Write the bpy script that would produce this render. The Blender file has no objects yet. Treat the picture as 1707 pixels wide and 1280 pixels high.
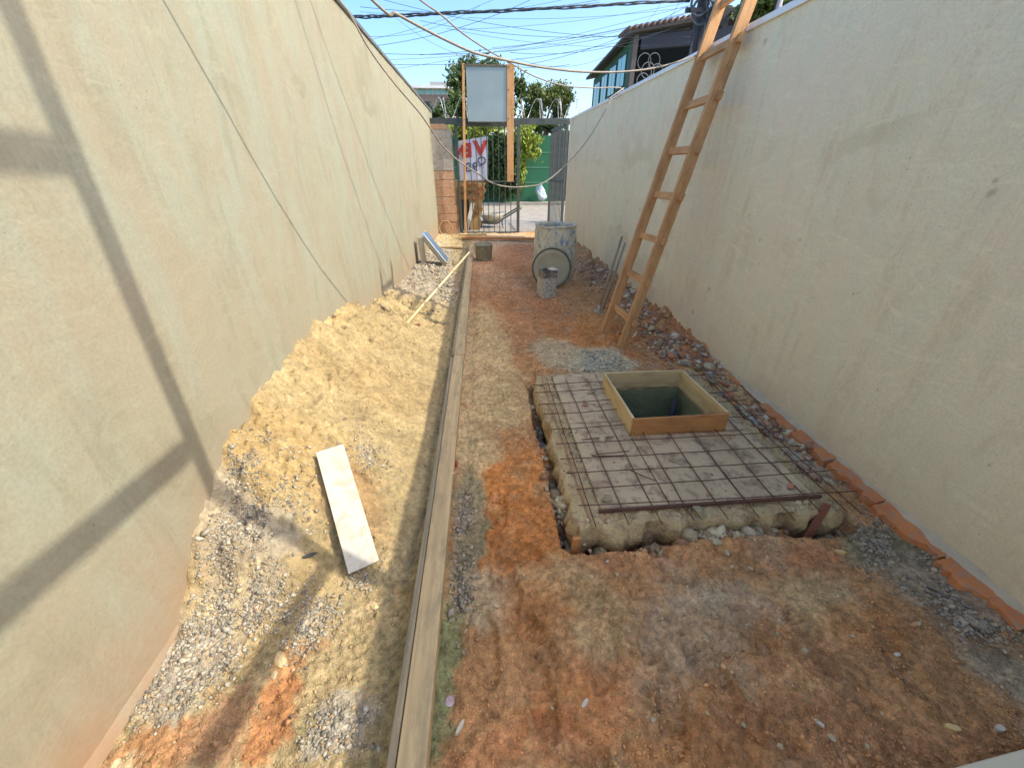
import bpy, math, random
import numpy as np
from mathutils import Vector, Matrix
random.seed(7)
RS = np.random.RandomState(11)
scene = bpy.context.scene
C = scene.collection
# ------------------------------------------------------------------ camera
FPX, CX, CY, EYE = 650., 853.5, 640., 1.5
PITCH = math.radians(29.18); YAW = math.radians(4.8)
cR = np.array([math.cos(YAW), -math.sin(YAW), 0])
cF = np.array([math.sin(YAW)*math.cos(PITCH), math.cos(YAW)*math.cos(PITCH), -math.sin(PITCH)])
cU = np.array([math.sin(YAW)*math.sin(PITCH), math.cos(YAW)*math.sin(PITCH), math.cos(PITCH)])
cO = np.array([0, 0, EYE])
cam = bpy.data.cameras.new('camera'); camo = bpy.data.objects.new('camera', cam); C.objects.link(camo)
cam.sensor_width = 36; cam.sensor_fit = 'HORIZONTAL'; cam.lens = FPX/1707*36
cam.clip_start = .02; cam.clip_end = 600
m = Matrix(((cR[0], cU[0], -cF[0], 0), (cR[1], cU[1], -cF[1], 0), (cR[2], cU[2], -cF[2], EYE), (0, 0, 0, 1)))
camo.matrix_world = m
scene.camera = camo
# ------------------------------------------------------------------ light
SUN = Vector((1.0, -.25, 1.0)).normalized()        # towards the sun
w = bpy.data.worlds.new('World'); scene.world = w; w.use_nodes = True
wn = w.node_tree.nodes; wl = w.node_tree.links
sky = wn.new('ShaderNodeTexSky'); sky.sky_type = 'NISHITA'; sky.sun_disc = False
sky.sun_elevation = math.asin(SUN.z); sky.sun_rotation = math.atan2(SUN.x, SUN.y)
sky.air_density = 1.0; sky.dust_density = 3.2; sky.ozone_density = 1.6
wn['Background'].inputs[1].default_value = .15
hsv = wn.new('ShaderNodeHueSaturation'); hsv.inputs['Saturation'].default_value = 1.3
wl.new(sky.outputs[0], hsv.inputs['Color']); wl.new(hsv.outputs[0], wn['Background'].inputs[0])
sd = bpy.data.lights.new('sun', 'SUN'); sd.energy = 2.0; sd.angle = math.radians(.45); sd.color = (1, .90, .74)
so = bpy.data.objects.new('sun', sd); C.objects.link(so)
so.rotation_euler = SUN.to_track_quat('Z', 'Y').to_euler()
scene.view_settings.view_transform = 'Standard'; scene.view_settings.look = 'None'
scene.view_settings.exposure = 1.42; scene.view_settings.gamma = 1
scene.view_settings.use_curve_mapping = False
try:
    scene.cycles.max_bounces = 8; scene.cycles.diffuse_bounces = 7
except Exception: pass

# measured directions of the photograph -> places in the world
def ray(x, y): return cR*(x-CX)/FPX - cU*(y-CY)/FPX + cF
def gz(x, y, z=0.):
    d = ray(x, y); return cO + d*(z-EYE)/d[2]
def gy(x, y, Y):
    d = ray(x, y); return cO + d*Y/d[1]
def gx(x, y, X):
    d = ray(x, y); return cO + d*X/d[0]
def XL(y): return -1.165 + .017*y
def XR(y): return 1.955 + .012*y

# ------------------------------------------------------------------ numpy noise
def _h(ix, iy, s):
    n = (ix.astype(np.int64)*374761393 + iy.astype(np.int64)*668265263 + s*974711) & 0x7fffffff
    n = ((n ^ (n >> 13))*1274126177) & 0x7fffffff
    return ((n ^ (n >> 16)) & 0xffff)/65535.*2 - 1
def vn(x, y, s=0):
    ix = np.floor(x); iy = np.floor(y); fx = x-ix; fy = y-iy
    fx = fx*fx*fx*(fx*(fx*6-15)+10); fy = fy*fy*fy*(fy*(fy*6-15)+10)
    a = _h(ix, iy, s); b = _h(ix+1, iy, s); c = _h(ix, iy+1, s); d = _h(ix+1, iy+1, s)
    return (a*(1-fx)+b*fx)*(1-fy)+(c*(1-fx)+d*fx)*fy
def fbm(x, y, sc, o=4, s=0, g=.5):
    r = 0; a = 1; t = 0
    for k in range(o):
        ca, sa = math.cos(k*1.1+.3), math.sin(k*1.1+.3)
        r = r + a*vn((x*ca-y*sa)*sc+k*17.3, (x*sa+y*ca)*sc+k*9.1, s+k); t += a; a *= g; sc *= 2.03
    return r/t
def ss(a, b, x):
    t = np.clip((x-a)/(b-a), 0, 1); return t*t*(3-2*t)

# ------------------------------------------------------------------ materials
def newmat(name):
    mt = bpy.data.materials.new(name); mt.use_nodes = True
    return mt, mt.node_tree.nodes, mt.node_tree.links, mt.node_tree.nodes['Principled BSDF']
def mixrgb(n, l, mode, fac, a, b):
    x = n.new('ShaderNodeMix'); x.data_type = 'RGBA'; x.blend_type = mode
    for sock, v in ((x.inputs[0], fac), (x.inputs[6], a), (x.inputs[7], b)):
        if hasattr(v, 'is_linked') or hasattr(v, 'links'): l.new(v, sock)
        elif isinstance(v, (int, float)): sock.default_value = v
        else: sock.default_value = (*v[:3], 1)
    return x.outputs[2]
def noise(n, l, vec, sc, det=4, rough=.55, dist=0):
    t = n.new('ShaderNodeTexNoise'); t.inputs['Scale'].default_value = sc; t.inputs['Detail'].default_value = det
    t.inputs['Roughness'].default_value = rough; t.inputs['Distortion'].default_value = dist
    if vec is not None: l.new(vec, t.inputs['Vector'])
    return t.outputs['Fac']
def ramp(n, l, v, pts):
    r = n.new('ShaderNodeValToRGB'); l.new(v, r.inputs[0])
    e = r.color_ramp.elements
    while len(e) < len(pts): e.new(.5)
    for k, (p, c) in enumerate(pts):
        e[k].position = p; e[k].color = (c, c, c, 1) if isinstance(c, (int, float)) else (*c, 1)
    return r.outputs[0]
def mapping(n, l, out, scale=(1, 1, 1), rot=(0, 0, 0)):
    mp = n.new('ShaderNodeMapping'); mp.inputs['Scale'].default_value = scale; mp.inputs['Rotation'].default_value = rot
    l.new(out, mp.inputs['Vector']); return mp.outputs[0]
def bump(n, l, h, st, dist, nrm=None):
    b = n.new('ShaderNodeBump'); b.inputs['Strength'].default_value = st; b.inputs['Distance'].default_value = dist
    l.new(h, b.inputs['Height'])
    if nrm is not None: l.new(nrm, b.inputs['Normal'])
    return b.outputs[0]
def coords(n, kind='Object'):
    return n.new('ShaderNodeTexCoord').outputs[kind]
def mat(name, c1, c2=None, sc=8, rough=.8, metal=0, bst=.3, bsc=60, bd=.004, stretch=(1, 1, 1), dirt=None, spec=None):
    mt, n, l, p = newmat(name)
    v = mapping(n, l, coords(n), stretch)
    c2 = c2 or tuple(x*.7 for x in c1)
    f = ramp(n, l, noise(n, l, v, sc, 6, .6), [(.3, 0.), (.7, 1.)])
    col = mixrgb(n, l, 'MIX', f, c1, c2)
    if dirt:
        g = ramp(n, l, noise(n, l, v, sc*2.7, 8, .7, .4), [(.5, 0.), (.62, 1.)])
        col = mixrgb(n, l, 'MIX', g, col, dirt)
    l.new(col, p.inputs['Base Color'])
    p.inputs['Roughness'].default_value = rough; p.inputs['Metallic'].default_value = metal
    if spec is not None: p.inputs['Specular IOR Level'].default_value = spec
    if bst: l.new(bump(n, l, noise(n, l, v, bsc, 5, .6), bst, bd), p.inputs['Normal'])
    return mt
def wood(name, c1, c2, dark=None, grain=1., spec=.3, stain=0.5):
    mt, n, l, p = newmat(name)
    oi = n.new('ShaderNodeObjectInfo'); co = coords(n)
    ad = n.new('ShaderNodeVectorMath'); ad.operation = 'ADD'; l.new(co, ad.inputs[0])
    sc_ = n.new('ShaderNodeVectorMath'); sc_.operation = 'SCALE'; sc_.inputs[0].default_value = (13, 7, 5)
    l.new(oi.outputs['Random'], sc_.inputs['Scale']); l.new(sc_.outputs[0], ad.inputs[1])
    v = mapping(n, l, ad.outputs[0], (1.2, 28*grain, 28*grain))
    g = noise(n, l, v, 1.6, 8, .65, .8)
    col = mixrgb(n, l, 'MIX', ramp(n, l, g, [(.32, 0.), (.68, 1.)]), c1, c2)
    v2 = mapping(n, l, ad.outputs[0], (2, 6, 6))
    g2 = ramp(n, l, noise(n, l, v2, 1.7, 6, .7), [(.48, 0.), (.66, stain)])
    col = mixrgb(n, l, 'MIX', g2, col, dark or tuple(x*.5 for x in c2))
    g3 = ramp(n, l, noise(n, l, mapping(n, l, ad.outputs[0], (5, 5, 5)), 14, 3, .6), [(.66, 0.), (.72, .6)])
    col = mixrgb(n, l, 'MIX', g3, col, (.5, .45, .36))
    l.new(col, p.inputs['Base Color']); p.inputs['Roughness'].default_value = .75
    p.inputs['Specular IOR Level'].default_value = spec
    l.new(bump(n, l, g, .5, .003), p.inputs['Normal'])
    return mt
def plaster(name, base, warm, cool, splash=None, stains=()):
    mt, n, l, p = newmat(name)
    co = coords(n)
    big = noise(n, l, co, .9, 5, .6, .5)
    col = mixrgb(n, l, 'MIX', ramp(n, l, big, [(.3, 0.), (.7, 1.)]), base, warm)
    st = noise(n, l, mapping(n, l, co, (1, 1.6, .38), (.35, 0, 0)), 2.1, 6, .65, 1.2)
    col = mixrgb(n, l, 'MIX', ramp(n, l, st, [(.42, 0.), (.66, .9)]), col, cool)
    st2 = noise(n, l, mapping(n, l, co, (1, 2.6, .6), (.5, 0, 0)), 2.6, 7, .7, 1.)
    col = mixrgb(n, l, 'MIX', ramp(n, l, st2, [(.50, 0.), (.68, .6)]), col, (base[0]*.82, base[1]*.77, base[2]*.74))
    # trowel sweeps
    sw = noise(n, l, mapping(n, l, co, (1, 1, 3.0), (.9, 0, 0)), 3.4, 4, .6, 2.5)
    col = mixrgb(n, l, 'MIX', ramp(n, l, sw, [(.52, 0.), (.70, .5)]), col, tuple(min(.88, x*1.14) for x in base))
    wv = n.new('ShaderNodeTexWave'); wv.inputs['Scale'].default_value = .55; wv.inputs['Distortion'].default_value = 9; wv.inputs['Detail'].default_value = 5; wv.inputs['Detail Scale'].default_value = 1.3; l.new(mapping(n, l, co, (1, 1, 1.6), (.6, 0, 0)), wv.inputs['Vector'])
    gt_ = ramp(n, l, noise(n, l, co, 1.1, 2), [(.45, 0.), (.62, 1.)])
    mt_ = n.new('ShaderNodeMath'); mt_.operation = 'MULTIPLY'; l.new(gt_, mt_.inputs[0]); l.new(ramp(n, l, wv.outputs['Fac'], [(.86, 0.), (.97, .38)]), mt_.inputs[1])
    col = mixrgb(n, l, 'MIX', mt_.outputs[0], col, (base[0]*.72, base[1]*.68, base[2]*.62))
    fine = noise(n, l, co, 95, 6, .75)
    col = mixrgb(n, l, 'MULTIPLY', .55, col, ramp(n, l, fine, [(.3, .72), (.62, 1.06)]))
    # dark pits and scuffs
    vo = n.new('ShaderNodeTexVoronoi'); vo.inputs['Scale'].default_value = 26; l.new(co, vo.inputs['Vector'])
    gate = ramp(n, l, noise(n, l, co, 4, 3), [(.55, 0.), (.64, 1.)])
    pit = ramp(n, l, vo.outputs['Distance'], [(.045, 1.), (.09, 0.)])
    mm = n.new('ShaderNodeMath'); mm.operation = 'MULTIPLY'; l.new(gate, mm.inputs[0]); l.new(pit, mm.inputs[1])
    col = mixrgb(n, l, 'MIX', mm.outputs[0], col, (.17, .14, .1))
    # reddish scratches
    sc_ = noise(n, l, mapping(n, l, co, (1, 26, 3.2), (.42, 0, 0)), 1.3, 3, .6)
    g2 = ramp(n, l, noise(n, l, co, 1.7, 3), [(.56, 0.), (.64, 1.)])
    m2 = n.new('ShaderNodeMath'); m2.operation = 'MULTIPLY'; l.new(g2, m2.inputs[0]); l.new(ramp(n, l, sc_, [(.7, 0.), (.76, .5)]), m2.inputs[1])
    col = mixrgb(n, l, 'MIX', m2.outputs[0], col, (.3, .19, .12))
    for (sy, sz, sr) in stains:
        vm = n.new('ShaderNodeVectorMath'); vm.operation = 'DISTANCE'; l.new(mapping(n, l, co, (0, 1, 1)), vm.inputs[0]); vm.inputs[1].default_value = (0, sy, sz)
        ad = n.new('ShaderNodeMath'); ad.operation = 'MULTIPLY_ADD'; ad.inputs[1].default_value = sr*1.6; l.new(noise(n, l, co, 38, 4, .7), ad.inputs[0]); l.new(vm.outputs['Value'], ad.inputs[2])
        dv = n.new('ShaderNodeMath'); dv.operation = 'DIVIDE'; dv.inputs[1].default_value = sr*2; l.new(ad.outputs[0], dv.inputs[0])
        col = mixrgb(n, l, 'MIX', ramp(n, l, dv.outputs[0], [(.55, .55), (.85, 0.)]), col, (base[0]*.42, base[1]*.4, base[2]*.36))
    if splash:
        sx = n.new('ShaderNodeSeparateXYZ'); l.new(co, sx.inputs[0])
        a = n.new('ShaderNodeMath'); a.operation = 'MULTIPLY_ADD'; a.inputs[1].default_value = .9
        l.new(noise(n, l, co, 2.3, 7, .7, 1.), a.inputs[0]); l.new(sx.outputs['Z'], a.inputs[2])
        f = ramp(n, l, a.outputs[0], [(.35, splash[1]), (.62, splash[1]*.45), (1.25, 0.)])
        col = mixrgb(n, l, 'MIX', f, col, splash[0])
    l.new(col, p.inputs['Base Color']); p.inputs['Roughness'].default_value = .92
    p.inputs['Specular IOR Level'].default_value = .2
    b1 = bump(n, l, fine, .35, .004)
    l.new(bump(n, l, noise(n, l, co, 5, 5, .6, .5), .35, .02, b1), p.inputs['Normal'])
    return mt
def earth(name, gran=170, k_=.62):
    mt, n, l, p = newmat(name)
    co = coords(n)
    at = n.new('ShaderNodeAttribute'); at.attribute_name = 'Col'
    f1 = noise(n, l, co, 42, 8, .62)
    col = mixrgb(n, l, 'MULTIPLY', k_, at.outputs['Color'], ramp(n, l, f1, [(.32, .35), (.52, .98), (.70, 1.4)]))
    f2 = noise(n, l, co, 9, 6, .65, .6)
    col = mixrgb(n, l, 'MULTIPLY', .7, col, ramp(n, l, f2, [(.3, .62), (.7, 1.3)]))
    f4 = noise(n, l, co, 160, 4, .8)
    col = mixrgb(n, l, 'MULTIPLY', k_*.7, col, ramp(n, l, f4, [(.35, .55), (.62, 1.3)]))
    vo = n.new('ShaderNodeTexVoronoi'); vo.inputs['Scale'].default_value = gran; l.new(co, vo.inputs['Vector'])
    g = ramp(n, l, noise(n, l, co, 23, 3), [(.52, 0.), (.66, .75)])
    wt = n.new('ShaderNodeMix'); wt.data_type = 'RGBA'; wt.blend_type = 'OVERLAY'
    l.new(g, wt.inputs[0]); l.new(col, wt.inputs[6]); l.new(vo.outputs['Color'], wt.inputs[7])
    hs = n.new('ShaderNodeHueSaturation'); hs.inputs['Saturation'].default_value = 1.0; l.new(wt.outputs[2], hs.inputs['Color'])
    c3 = mixrgb(n, l, 'MIX', .72, hs.outputs[0], col)
    l.new(c3, p.inputs['Base Color']); p.inputs['Roughness'].default_value = .95
    p.inputs['Specular IOR Level'].default_value = .15
    b1 = bump(n, l, vo.outputs['Distance'], .5, .005)
    l.new(bump(n, l, f1, .8, .012, b1), p.inputs['Normal'])
    return mt
def attrmat(name, rough=.9, bsc=90, spec=.2):
    mt, n, l, p = newmat(name)
    at = n.new('ShaderNodeAttribute'); at.attribute_name = 'Col'
    f = noise(n, l, coords(n), bsc, 5, .65)
    l.new(mixrgb(n, l, 'MULTIPLY', .7, at.outputs['Color'], ramp(n, l, f, [(.3, .65), (.7, 1.15)])), p.inputs['Base Color'])
    p.inputs['Roughness'].default_value = rough; p.inputs['Specular IOR Level'].default_value = spec
    l.new(bump(n, l, f, .5, .004), p.inputs['Normal'])
    return mt
def leafmat(name):
    mt, n, l, p = newmat(name)
    at = n.new('ShaderNodeAttribute'); at.attribute_name = 'Col'
    l.new(at.outputs['Color'], p.inputs['Base Color']); p.inputs['Roughness'].default_value = .5
    tr = n.new('ShaderNodeBsdfTranslucent'); l.new(at.outputs['Color'], tr.inputs[0])
    mx = n.new('ShaderNodeMixShader'); mx.inputs[0].default_value = .35
    out = n['Material Output'] if 'Material Output' in n else [q for q in n if q.type == 'OUTPUT_MATERIAL'][0]
    l.new(p.outputs[0], mx.inputs[1]); l.new(tr.outputs[0], mx.inputs[2]); l.new(mx.outputs[0], out.inputs[0])
    return mt

M = {}
M['plasterL'] = plaster('plaster_left', (.265, .265, .19), (.285, .25, .18), (.27, .29, .225), ((.30, .195, .12), .95))  # same plaster as the right, darkened in colour to offset direct sun
M['plasterR'] = plaster('plaster_right', (.80, .73, .52), (.79, .70, .53), (.74, .73, .54), ((.56, .42, .26), .4), [(gx(px, py, 1.97)[1], gx(px, py, 1.97)[2], r_) for px, py, r_ in ((1652, 322, .022), (1658, 302, .014), (1262, 400, .014), (1178, 482, .03), (1150, 520, .03), (1260, 440, .01), (1462, 650, .008), (1395, 640, .006), (1330, 400, .012), (1650, 775, .008), (1060, 350, .03), (1420, 490, .01), (1270, 70, .03))])  # same plaster as the left, lightened in colour to lift its shade
M['flashL'] = mat('grey_flashing', (.11, .12, .12), (.18, .19, .19), 5, .5, .3)
M['flashR'] = mat('white_flashing', (.78, .8, .82), (.66, .68, .7), 5, .4, .1, .1)
M['earth'] = earth('earth'); M['sand'] = earth('sand', 260, .45)
M['stone'] = attrmat('gravel_stone')
M['slab'] = mat('rough_concrete', (.66, .50, .25), (.46, .33, .155), 7, .95, 0, 1., 45, .025, dirt=(.42, .26, .14))
M['screed'] = mat('smooth_screed', (.60, .455, .265), (.44, .32, .18), 4, .8, 0, .6, 40, .008, dirt=(.27, .18, .11))
M['rebar'] = mat('rusty_rebar', (.17, .085, .05), (.10, .05, .035), 20, .8, .3, .5, 300, .002)
M['ply'] = wood('pine_ply', (.68, .52, .27), (.54, .39, .19), (.32, .22, .11), .8, stain=.7)
M['plyred'] = wood('red_stained_board', (.56, .27, .09), (.42, .18, .06), (.2, .09, .05), .6)
M['ladder'] = wood('ladder_pine', (.60, .34, .15), (.46, .245, .10), (.27, .13, .05), 1., stain=.7)
M['plank'] = wood('weathered_plank', (.56, .42, .22), (.38, .28, .15), (.22, .19, .12), 1., stain=.7)
M['plankgrey'] = wood('grey_plank_edge', (.33, .27, .17), (.2, .17, .11), (.12, .11, .08), 1.)
M['whiteb'] = mat('white_board', (.49, .475, .41), (.44, .425, .36), 6, .6, 0, .15, 80, .001, dirt=(.40, .36, .27))
M['pole_wood'] = wood('tool_handle', (.70, .58, .34), (.58, .46, .25), (.4, .3, .16), .8)
M['oldhandle'] = wood('old_handle', (.34, .29, .2), (.26, .21, .15), (.14, .11, .09), .8)
M['brick'] = mat('orange_brick', (.66, .25, .08), (.50, .17, .06), 9, .9, 0, .8, 60, .008, dirt=(.40, .25, .15))
M['brickb'] = mat('faded_brick', (.50, .27, .14), (.42, .22, .12), 8, .9, 0, .6, 50, .006, dirt=(.5, .42, .33))
M['mortar'] = mat('mortar', (.60, .52, .37), (.46, .40, .28), 9, .95, 0, .9, 50, .01)
M['drum'] = mat('drum_paint', (.70, .64, .48), (.44, .40, .28), 6, .75, 0, .7, 40, .005, stretch=(1, 1, .6), dirt=(.14, .25, .34))
M['lid'] = mat('lid_metal', (.42, .38, .24), (.34, .30, .2), 5, .75, .1, .4, 50, .004)
M['lidrim'] = mat('lid_rim', (.09, .08, .06), (.16, .13, .09), 12, .7, .3)
M['cement'] = mat('cement_crust', (.58, .55, .44), (.42, .40, .32), 14, .9, 0, .8, 60, .006, dirt=(.2, .19, .17))
M['tinblack'] = mat('dark_tin', (.06, .055, .05), (.3, .29, .26), 12, .5, .4, .4, dirt=(.4, .38, .33))
M['galv'] = mat('galvanised', (.5, .62, .72), (.42, .54, .64), 5, .3, .95, .1)  # bluish base colour paints the sky mirrored in the top sheet
M['galvside'] = mat('galvanised_side', (.45, .42, .33), (.36, .34, .28), 5, .5, .6, .2)
M['gate'] = mat('gate_paint', (.045, .065, .06), (.09, .10, .085), 8, .55, .1)
M['sheet'] = mat('dull_sheet', (.30, .36, .36), (.24, .30, .31), 2, .45, .35, .15, 15, .004)
M['cable'] = mat('pale_cable', (.27, .24, .19), (.19, .165, .13), 10, .6, 0, 0)
M['cabled'] = mat('dark_cable', (.09, .08, .07), (.05, .05, .05), 10, .6, 0, 0)
M['wire'] = mat('thin_wire', (.03, .045, .07), (.02, .035, .05), 10, .5, 0, 0)
M['razor'] = mat('razor_steel', (.62, .64, .62), (.5, .52, .5), 10, .4, .5, 0)
M['banner'] = mat('white_banner', (.74, .75, .84), (.68, .69, .78), 3, .7, 0, .1)
M['bred'] = mat('banner_red', (.62, .06, .05), (.55, .05, .05), 3, .7, 0, 0)
M['bblue'] = mat('banner_navy', (.04, .05, .15), (.05, .06, .17), 3, .7, 0, 0)
M['pave'] = mat('street_concrete', (.34, .31, .26), (.26, .24, .2), 2, .9, 0, .4, 30, .006, dirt=(.22, .2, .17))
M['asph'] = mat('asphalt', (.30, .29, .27), (.24, .235, .22), 3, .9, 0, .4, 40, .006)
M['greenw'] = mat('green_paint', (.012, .13, .06), (.01, .10, .045), 2, .6, 0, .2)
M['greenp'] = mat('green_joint', (.12, .3, .2), (.1, .25, .17), 2, .6, 0, 0)
M['dark'] = mat('dark_paint', (.03, .035, .04), (.05, .05, .06), 4, .7, 0, .2)
M['bag'] = mat('plastic_bag', (.66, .74, .78), (.56, .65, .70), 12, .35, 0, .6, 25, .02)
M['houseg'] = mat('house_green', (.04, .15, .075), (.03, .11, .055), 1.5, .7, 0, .2)
M['housed'] = mat('house_dark', (.012, .022, .04), (.01, .016, .03), 2, .7, 0, .2)
M['glass'] = mat('teal_glass', (.12, .32, .34), (.2, .42, .45), 1.2, .12, .3, 0)
M['tile'] = mat('roof_tile', (.20, .12, .09), (.14, .1, .085), 6, .85, 0, .4)
M['trim'] = mat('house_trim', (.10, .085, .07), (.07, .065, .06), 4, .7, 0, .2)
M['bwall'] = mat('far_building', (.30, .22, .19), (.24, .18, .16), .8, .85, 0, .2)
M['bwhite'] = mat('far_white', (.74, .74, .74), (.66, .67, .68), 1, .7, 0, 0)
M['bgrey'] = mat('far_grey', (.36, .35, .35), (.30, .30, .31), .6, .85, 0, .2)
M['steel'] = mat('scaffold_steel', (.25, .26, .27), (.18, .19, .2), 6, .5, .5, .2)
M['bark'] = mat('bark', (.14, .11, .08), (.08, .065, .05), 12, .95, 0, .8, 20, .02, stretch=(1, 1, .3))
M['leaf'] = leafmat('leaves')
M['pitm'] = mat('pit_wall', (.24, .26, .13), (.15, .17, .09), 4, .8, 0, .6, 20, .02)
M['water'] = mat('pit_water', (.02, .025, .015), (.03, .03, .02), 2, .1, 0, 0)
M['red'] = mat('red_plastic', (.42, .02, .03), (.3, .015, .02), 9, .5, 0, .3)
M['paper'] = mat('crumpled_paper', (.32, .25, .2), (.2, .16, .13), 12, .8, 0, .6)
M['white'] = mat('white_shard', (.66, .58, .44), (.5, .42, .3), 12, .7, 0, .3)
M['yel'] = mat('yellow_shard', (.7, .5, .2), (.6, .42, .16), 12, .7, 0, .3)
M['ochre'] = mat('ochre_render', (.46, .30, .12), (.36, .23, .09), 7, .9, 0, .7, 30, .01)
M['rust'] = mat('rusted_stake', (.27, .10, .05), (.2, .08, .05), 9, .9, 0, .4)

# ------------------------------------------------------------------ builders
class MB:
    def __init__(s): s.v = []; s.f = []
    def add(s, vs, fs):
        o = len(s.v); s.v += [tuple(p) for p in vs]; s.f += [tuple(i+o for i in f) for f in fs]; return s
    def box(s, a, b):
        x0, y0, z0 = a; x1, y1, z1 = b
        return s.add([(x0,y0,z0),(x1,y0,z0),(x1,y1,z0),(x0,y1,z0),(x0,y0,z1),(x1,y0,z1),(x1,y1,z1),(x0,y1,z1)],
                     [(3,2,1,0),(4,5,6,7),(0,1,5,4),(1,2,6,5),(2,3,7,6),(3,0,4,7)])
    def tube(s, pts, r, n=6, cap=True):
        P = [Vector(p) for p in pts]; K = len(P)
        t0 = (P[1]-P[0]).normalized(); ref = Vector((0,0,1)) if abs(t0.z) < .9 else Vector((1,0,0))
        u = t0.cross(ref).normalized(); vs = []
        for i in range(K):
            t = (P[min(i+1,K-1)]-P[max(i-1,0)]).normalized()
            u = (u - t*u.dot(t)).normalized(); w_ = t.cross(u)
            rr = r[i] if isinstance(r, (list, tuple)) else r
            for k in range(n):
                a = 2*math.pi*k/n; vs.append(P[i]+u*math.cos(a)*rr+w_*math.sin(a)*rr)
        fs = []
        for i in range(K-1):
            for k in range(n):
                fs.append((i*n+k, i*n+(k+1)%n, (i+1)*n+(k+1)%n, (i+1)*n+k))
        if cap: fs.append(tuple(range(n-1,-1,-1))); fs.append(tuple((K-1)*n+k for k in range(n)))
        return s.add(vs, fs)
    def lathe(s, prof, n=28, c=(0,0,0)):
        vs = []; K = len(prof)
        for r, z in prof:
            for k in range(n):
                a = 2*math.pi*k/n; vs.append((c[0]+r*math.cos(a), c[1]+r*math.sin(a), c[2]+z))
        fs = [(i*n+k, i*n+(k+1)%n, (i+1)*n+(k+1)%n, (i+1)*n+k) for i in range(K-1) for k in range(n)]
        return s.add(vs, fs)
def mesh_of(mb, name, mt, smooth=False, bev=0):
    me = bpy.data.meshes.new(name); me.from_pydata(mb.v, [], mb.f); me.update()
    if mt: me.materials.append(M[mt] if isinstance(mt, str) else mt)
    if smooth: me.polygons.foreach_set('use_smooth', [True]*len(me.polygons))
    return me
def link(name, me, parent=None, mw=None):
    o = bpy.data.objects.new(name, me); C.objects.link(o)
    if mw is not None: o.matrix_world = mw
    if parent is not None:
        o.parent = parent
        base = parent.matrix_basis if parent.parent is None else parent.parent.matrix_basis @ parent.matrix_basis
        o.matrix_basis = base.inverted() @ (mw if mw is not None else Matrix.Identity(4))
    return o
def obj(name, mb, mt, parent=None, smooth=False, bev=0, mw=None):
    o = link(name, mesh_of(mb, name, mt, smooth), parent, mw)
    if bev:
        b = o.modifiers.new('bevel', 'BEVEL'); b.width = bev; b.segments = 2; b.limit_method = 'ANGLE'
    return o
def tag(o, label=None, cat=None, group=None, kind=None):
    if label: o['label'] = label
    if cat: o['category'] = cat
    if group: o['group'] = group
    if kind: o['kind'] = kind
    return o
def thing(name, loc, label, cat, group=None):
    e = bpy.data.objects.new(name, None); C.objects.link(e); e.empty_display_size = .1
    e.location = tuple(loc); e.matrix_basis = Matrix.Translation(Vector(loc)); return tag(e, label, cat, group)
def frame(p0, p1, up=(0,0,1)):
    p0 = Vector(p0); p1 = Vector(p1); x = (p1-p0).normalized(); up = Vector(up)
    if abs(x.dot(up)) > .98: up = Vector((0,1,0))
    y = up.cross(x).normalized(); z = x.cross(y)
    mm = Matrix((x, y, z)).transposed().to_4x4(); mm.translation = (p0+p1)/2
    return mm, (p1-p0).length
def beam(name, p0, p1, wd, ht, mt, parent=None, up=(0,0,1), bev=.003, rough=0):
    """board along p0-p1; wd across, ht along 'up'"""
    mm, L = frame(p0, p1, up)
    b = MB().box((-L/2, -wd/2, -ht/2), (L/2, wd/2, ht/2))
    if rough: b.v = [(x, y+random.uniform(-rough, rough), z+random.uniform(-rough, rough)) for x, y, z in b.v]
    return obj(name, b, mt, parent, bev=bev, mw=mm)
def rod(name, p0, p1, r, mt, parent=None, n=8, r2=None):
    mm, L = frame(p0, p1)
    return obj(name, MB().tube([(-L/2,0,0),(0,0,0),(L/2,0,0)], [r, r if r2 is None else (r+r2)/2, r if r2 is None else r2], n), mt, parent, True, mw=mm)
def spline(pts, k=12):
    P = [Vector(p) for p in pts]; P = [P[0]*2-P[1]]+P+[P[-1]*2-P[-2]]; o = []
    for i in range(1, len(P)-2):
        for j in range(k):
            t = j/k; a, b, c, d = P[i-1], P[i], P[i+1], P[i+2]
            o.append(.5*((2*b)+(c-a)*t+(2*a-5*b+4*c-d)*t*t+(3*b-a-3*c+d)*t**3))
    return o+[P[-2]]
def fastmesh(name, v, f, mt, col=None, smooth=False):
    me = bpy.data.meshes.new(name)
    v = np.asarray(v, np.float32); f = np.asarray(f, np.int32)
    me.vertices.add(len(v)); me.vertices.foreach_set('co', v.ravel())
    k = f.shape[1]; me.loops.add(f.size); me.loops.foreach_set('vertex_index', f.ravel())
    me.polygons.add(len(f)); me.polygons.foreach_set('loop_start', np.arange(len(f), dtype=np.int32)*k)
    me.polygons.foreach_set('loop_total', np.full(len(f), k, np.int32))
    if smooth: me.polygons.foreach_set('use_smooth', np.ones(len(f), bool))
    me.update(calc_edges=True)
    if col is not None:
        a = me.color_attributes.new('Col', 'FLOAT_COLOR', 'POINT')
        a.data.foreach_set('color', np.concatenate([col, np.ones((len(col), 1))], 1).astype(np.float32).ravel())
    me.materials.append(M[mt] if isinstance(mt, str) else mt)
    return me

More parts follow.
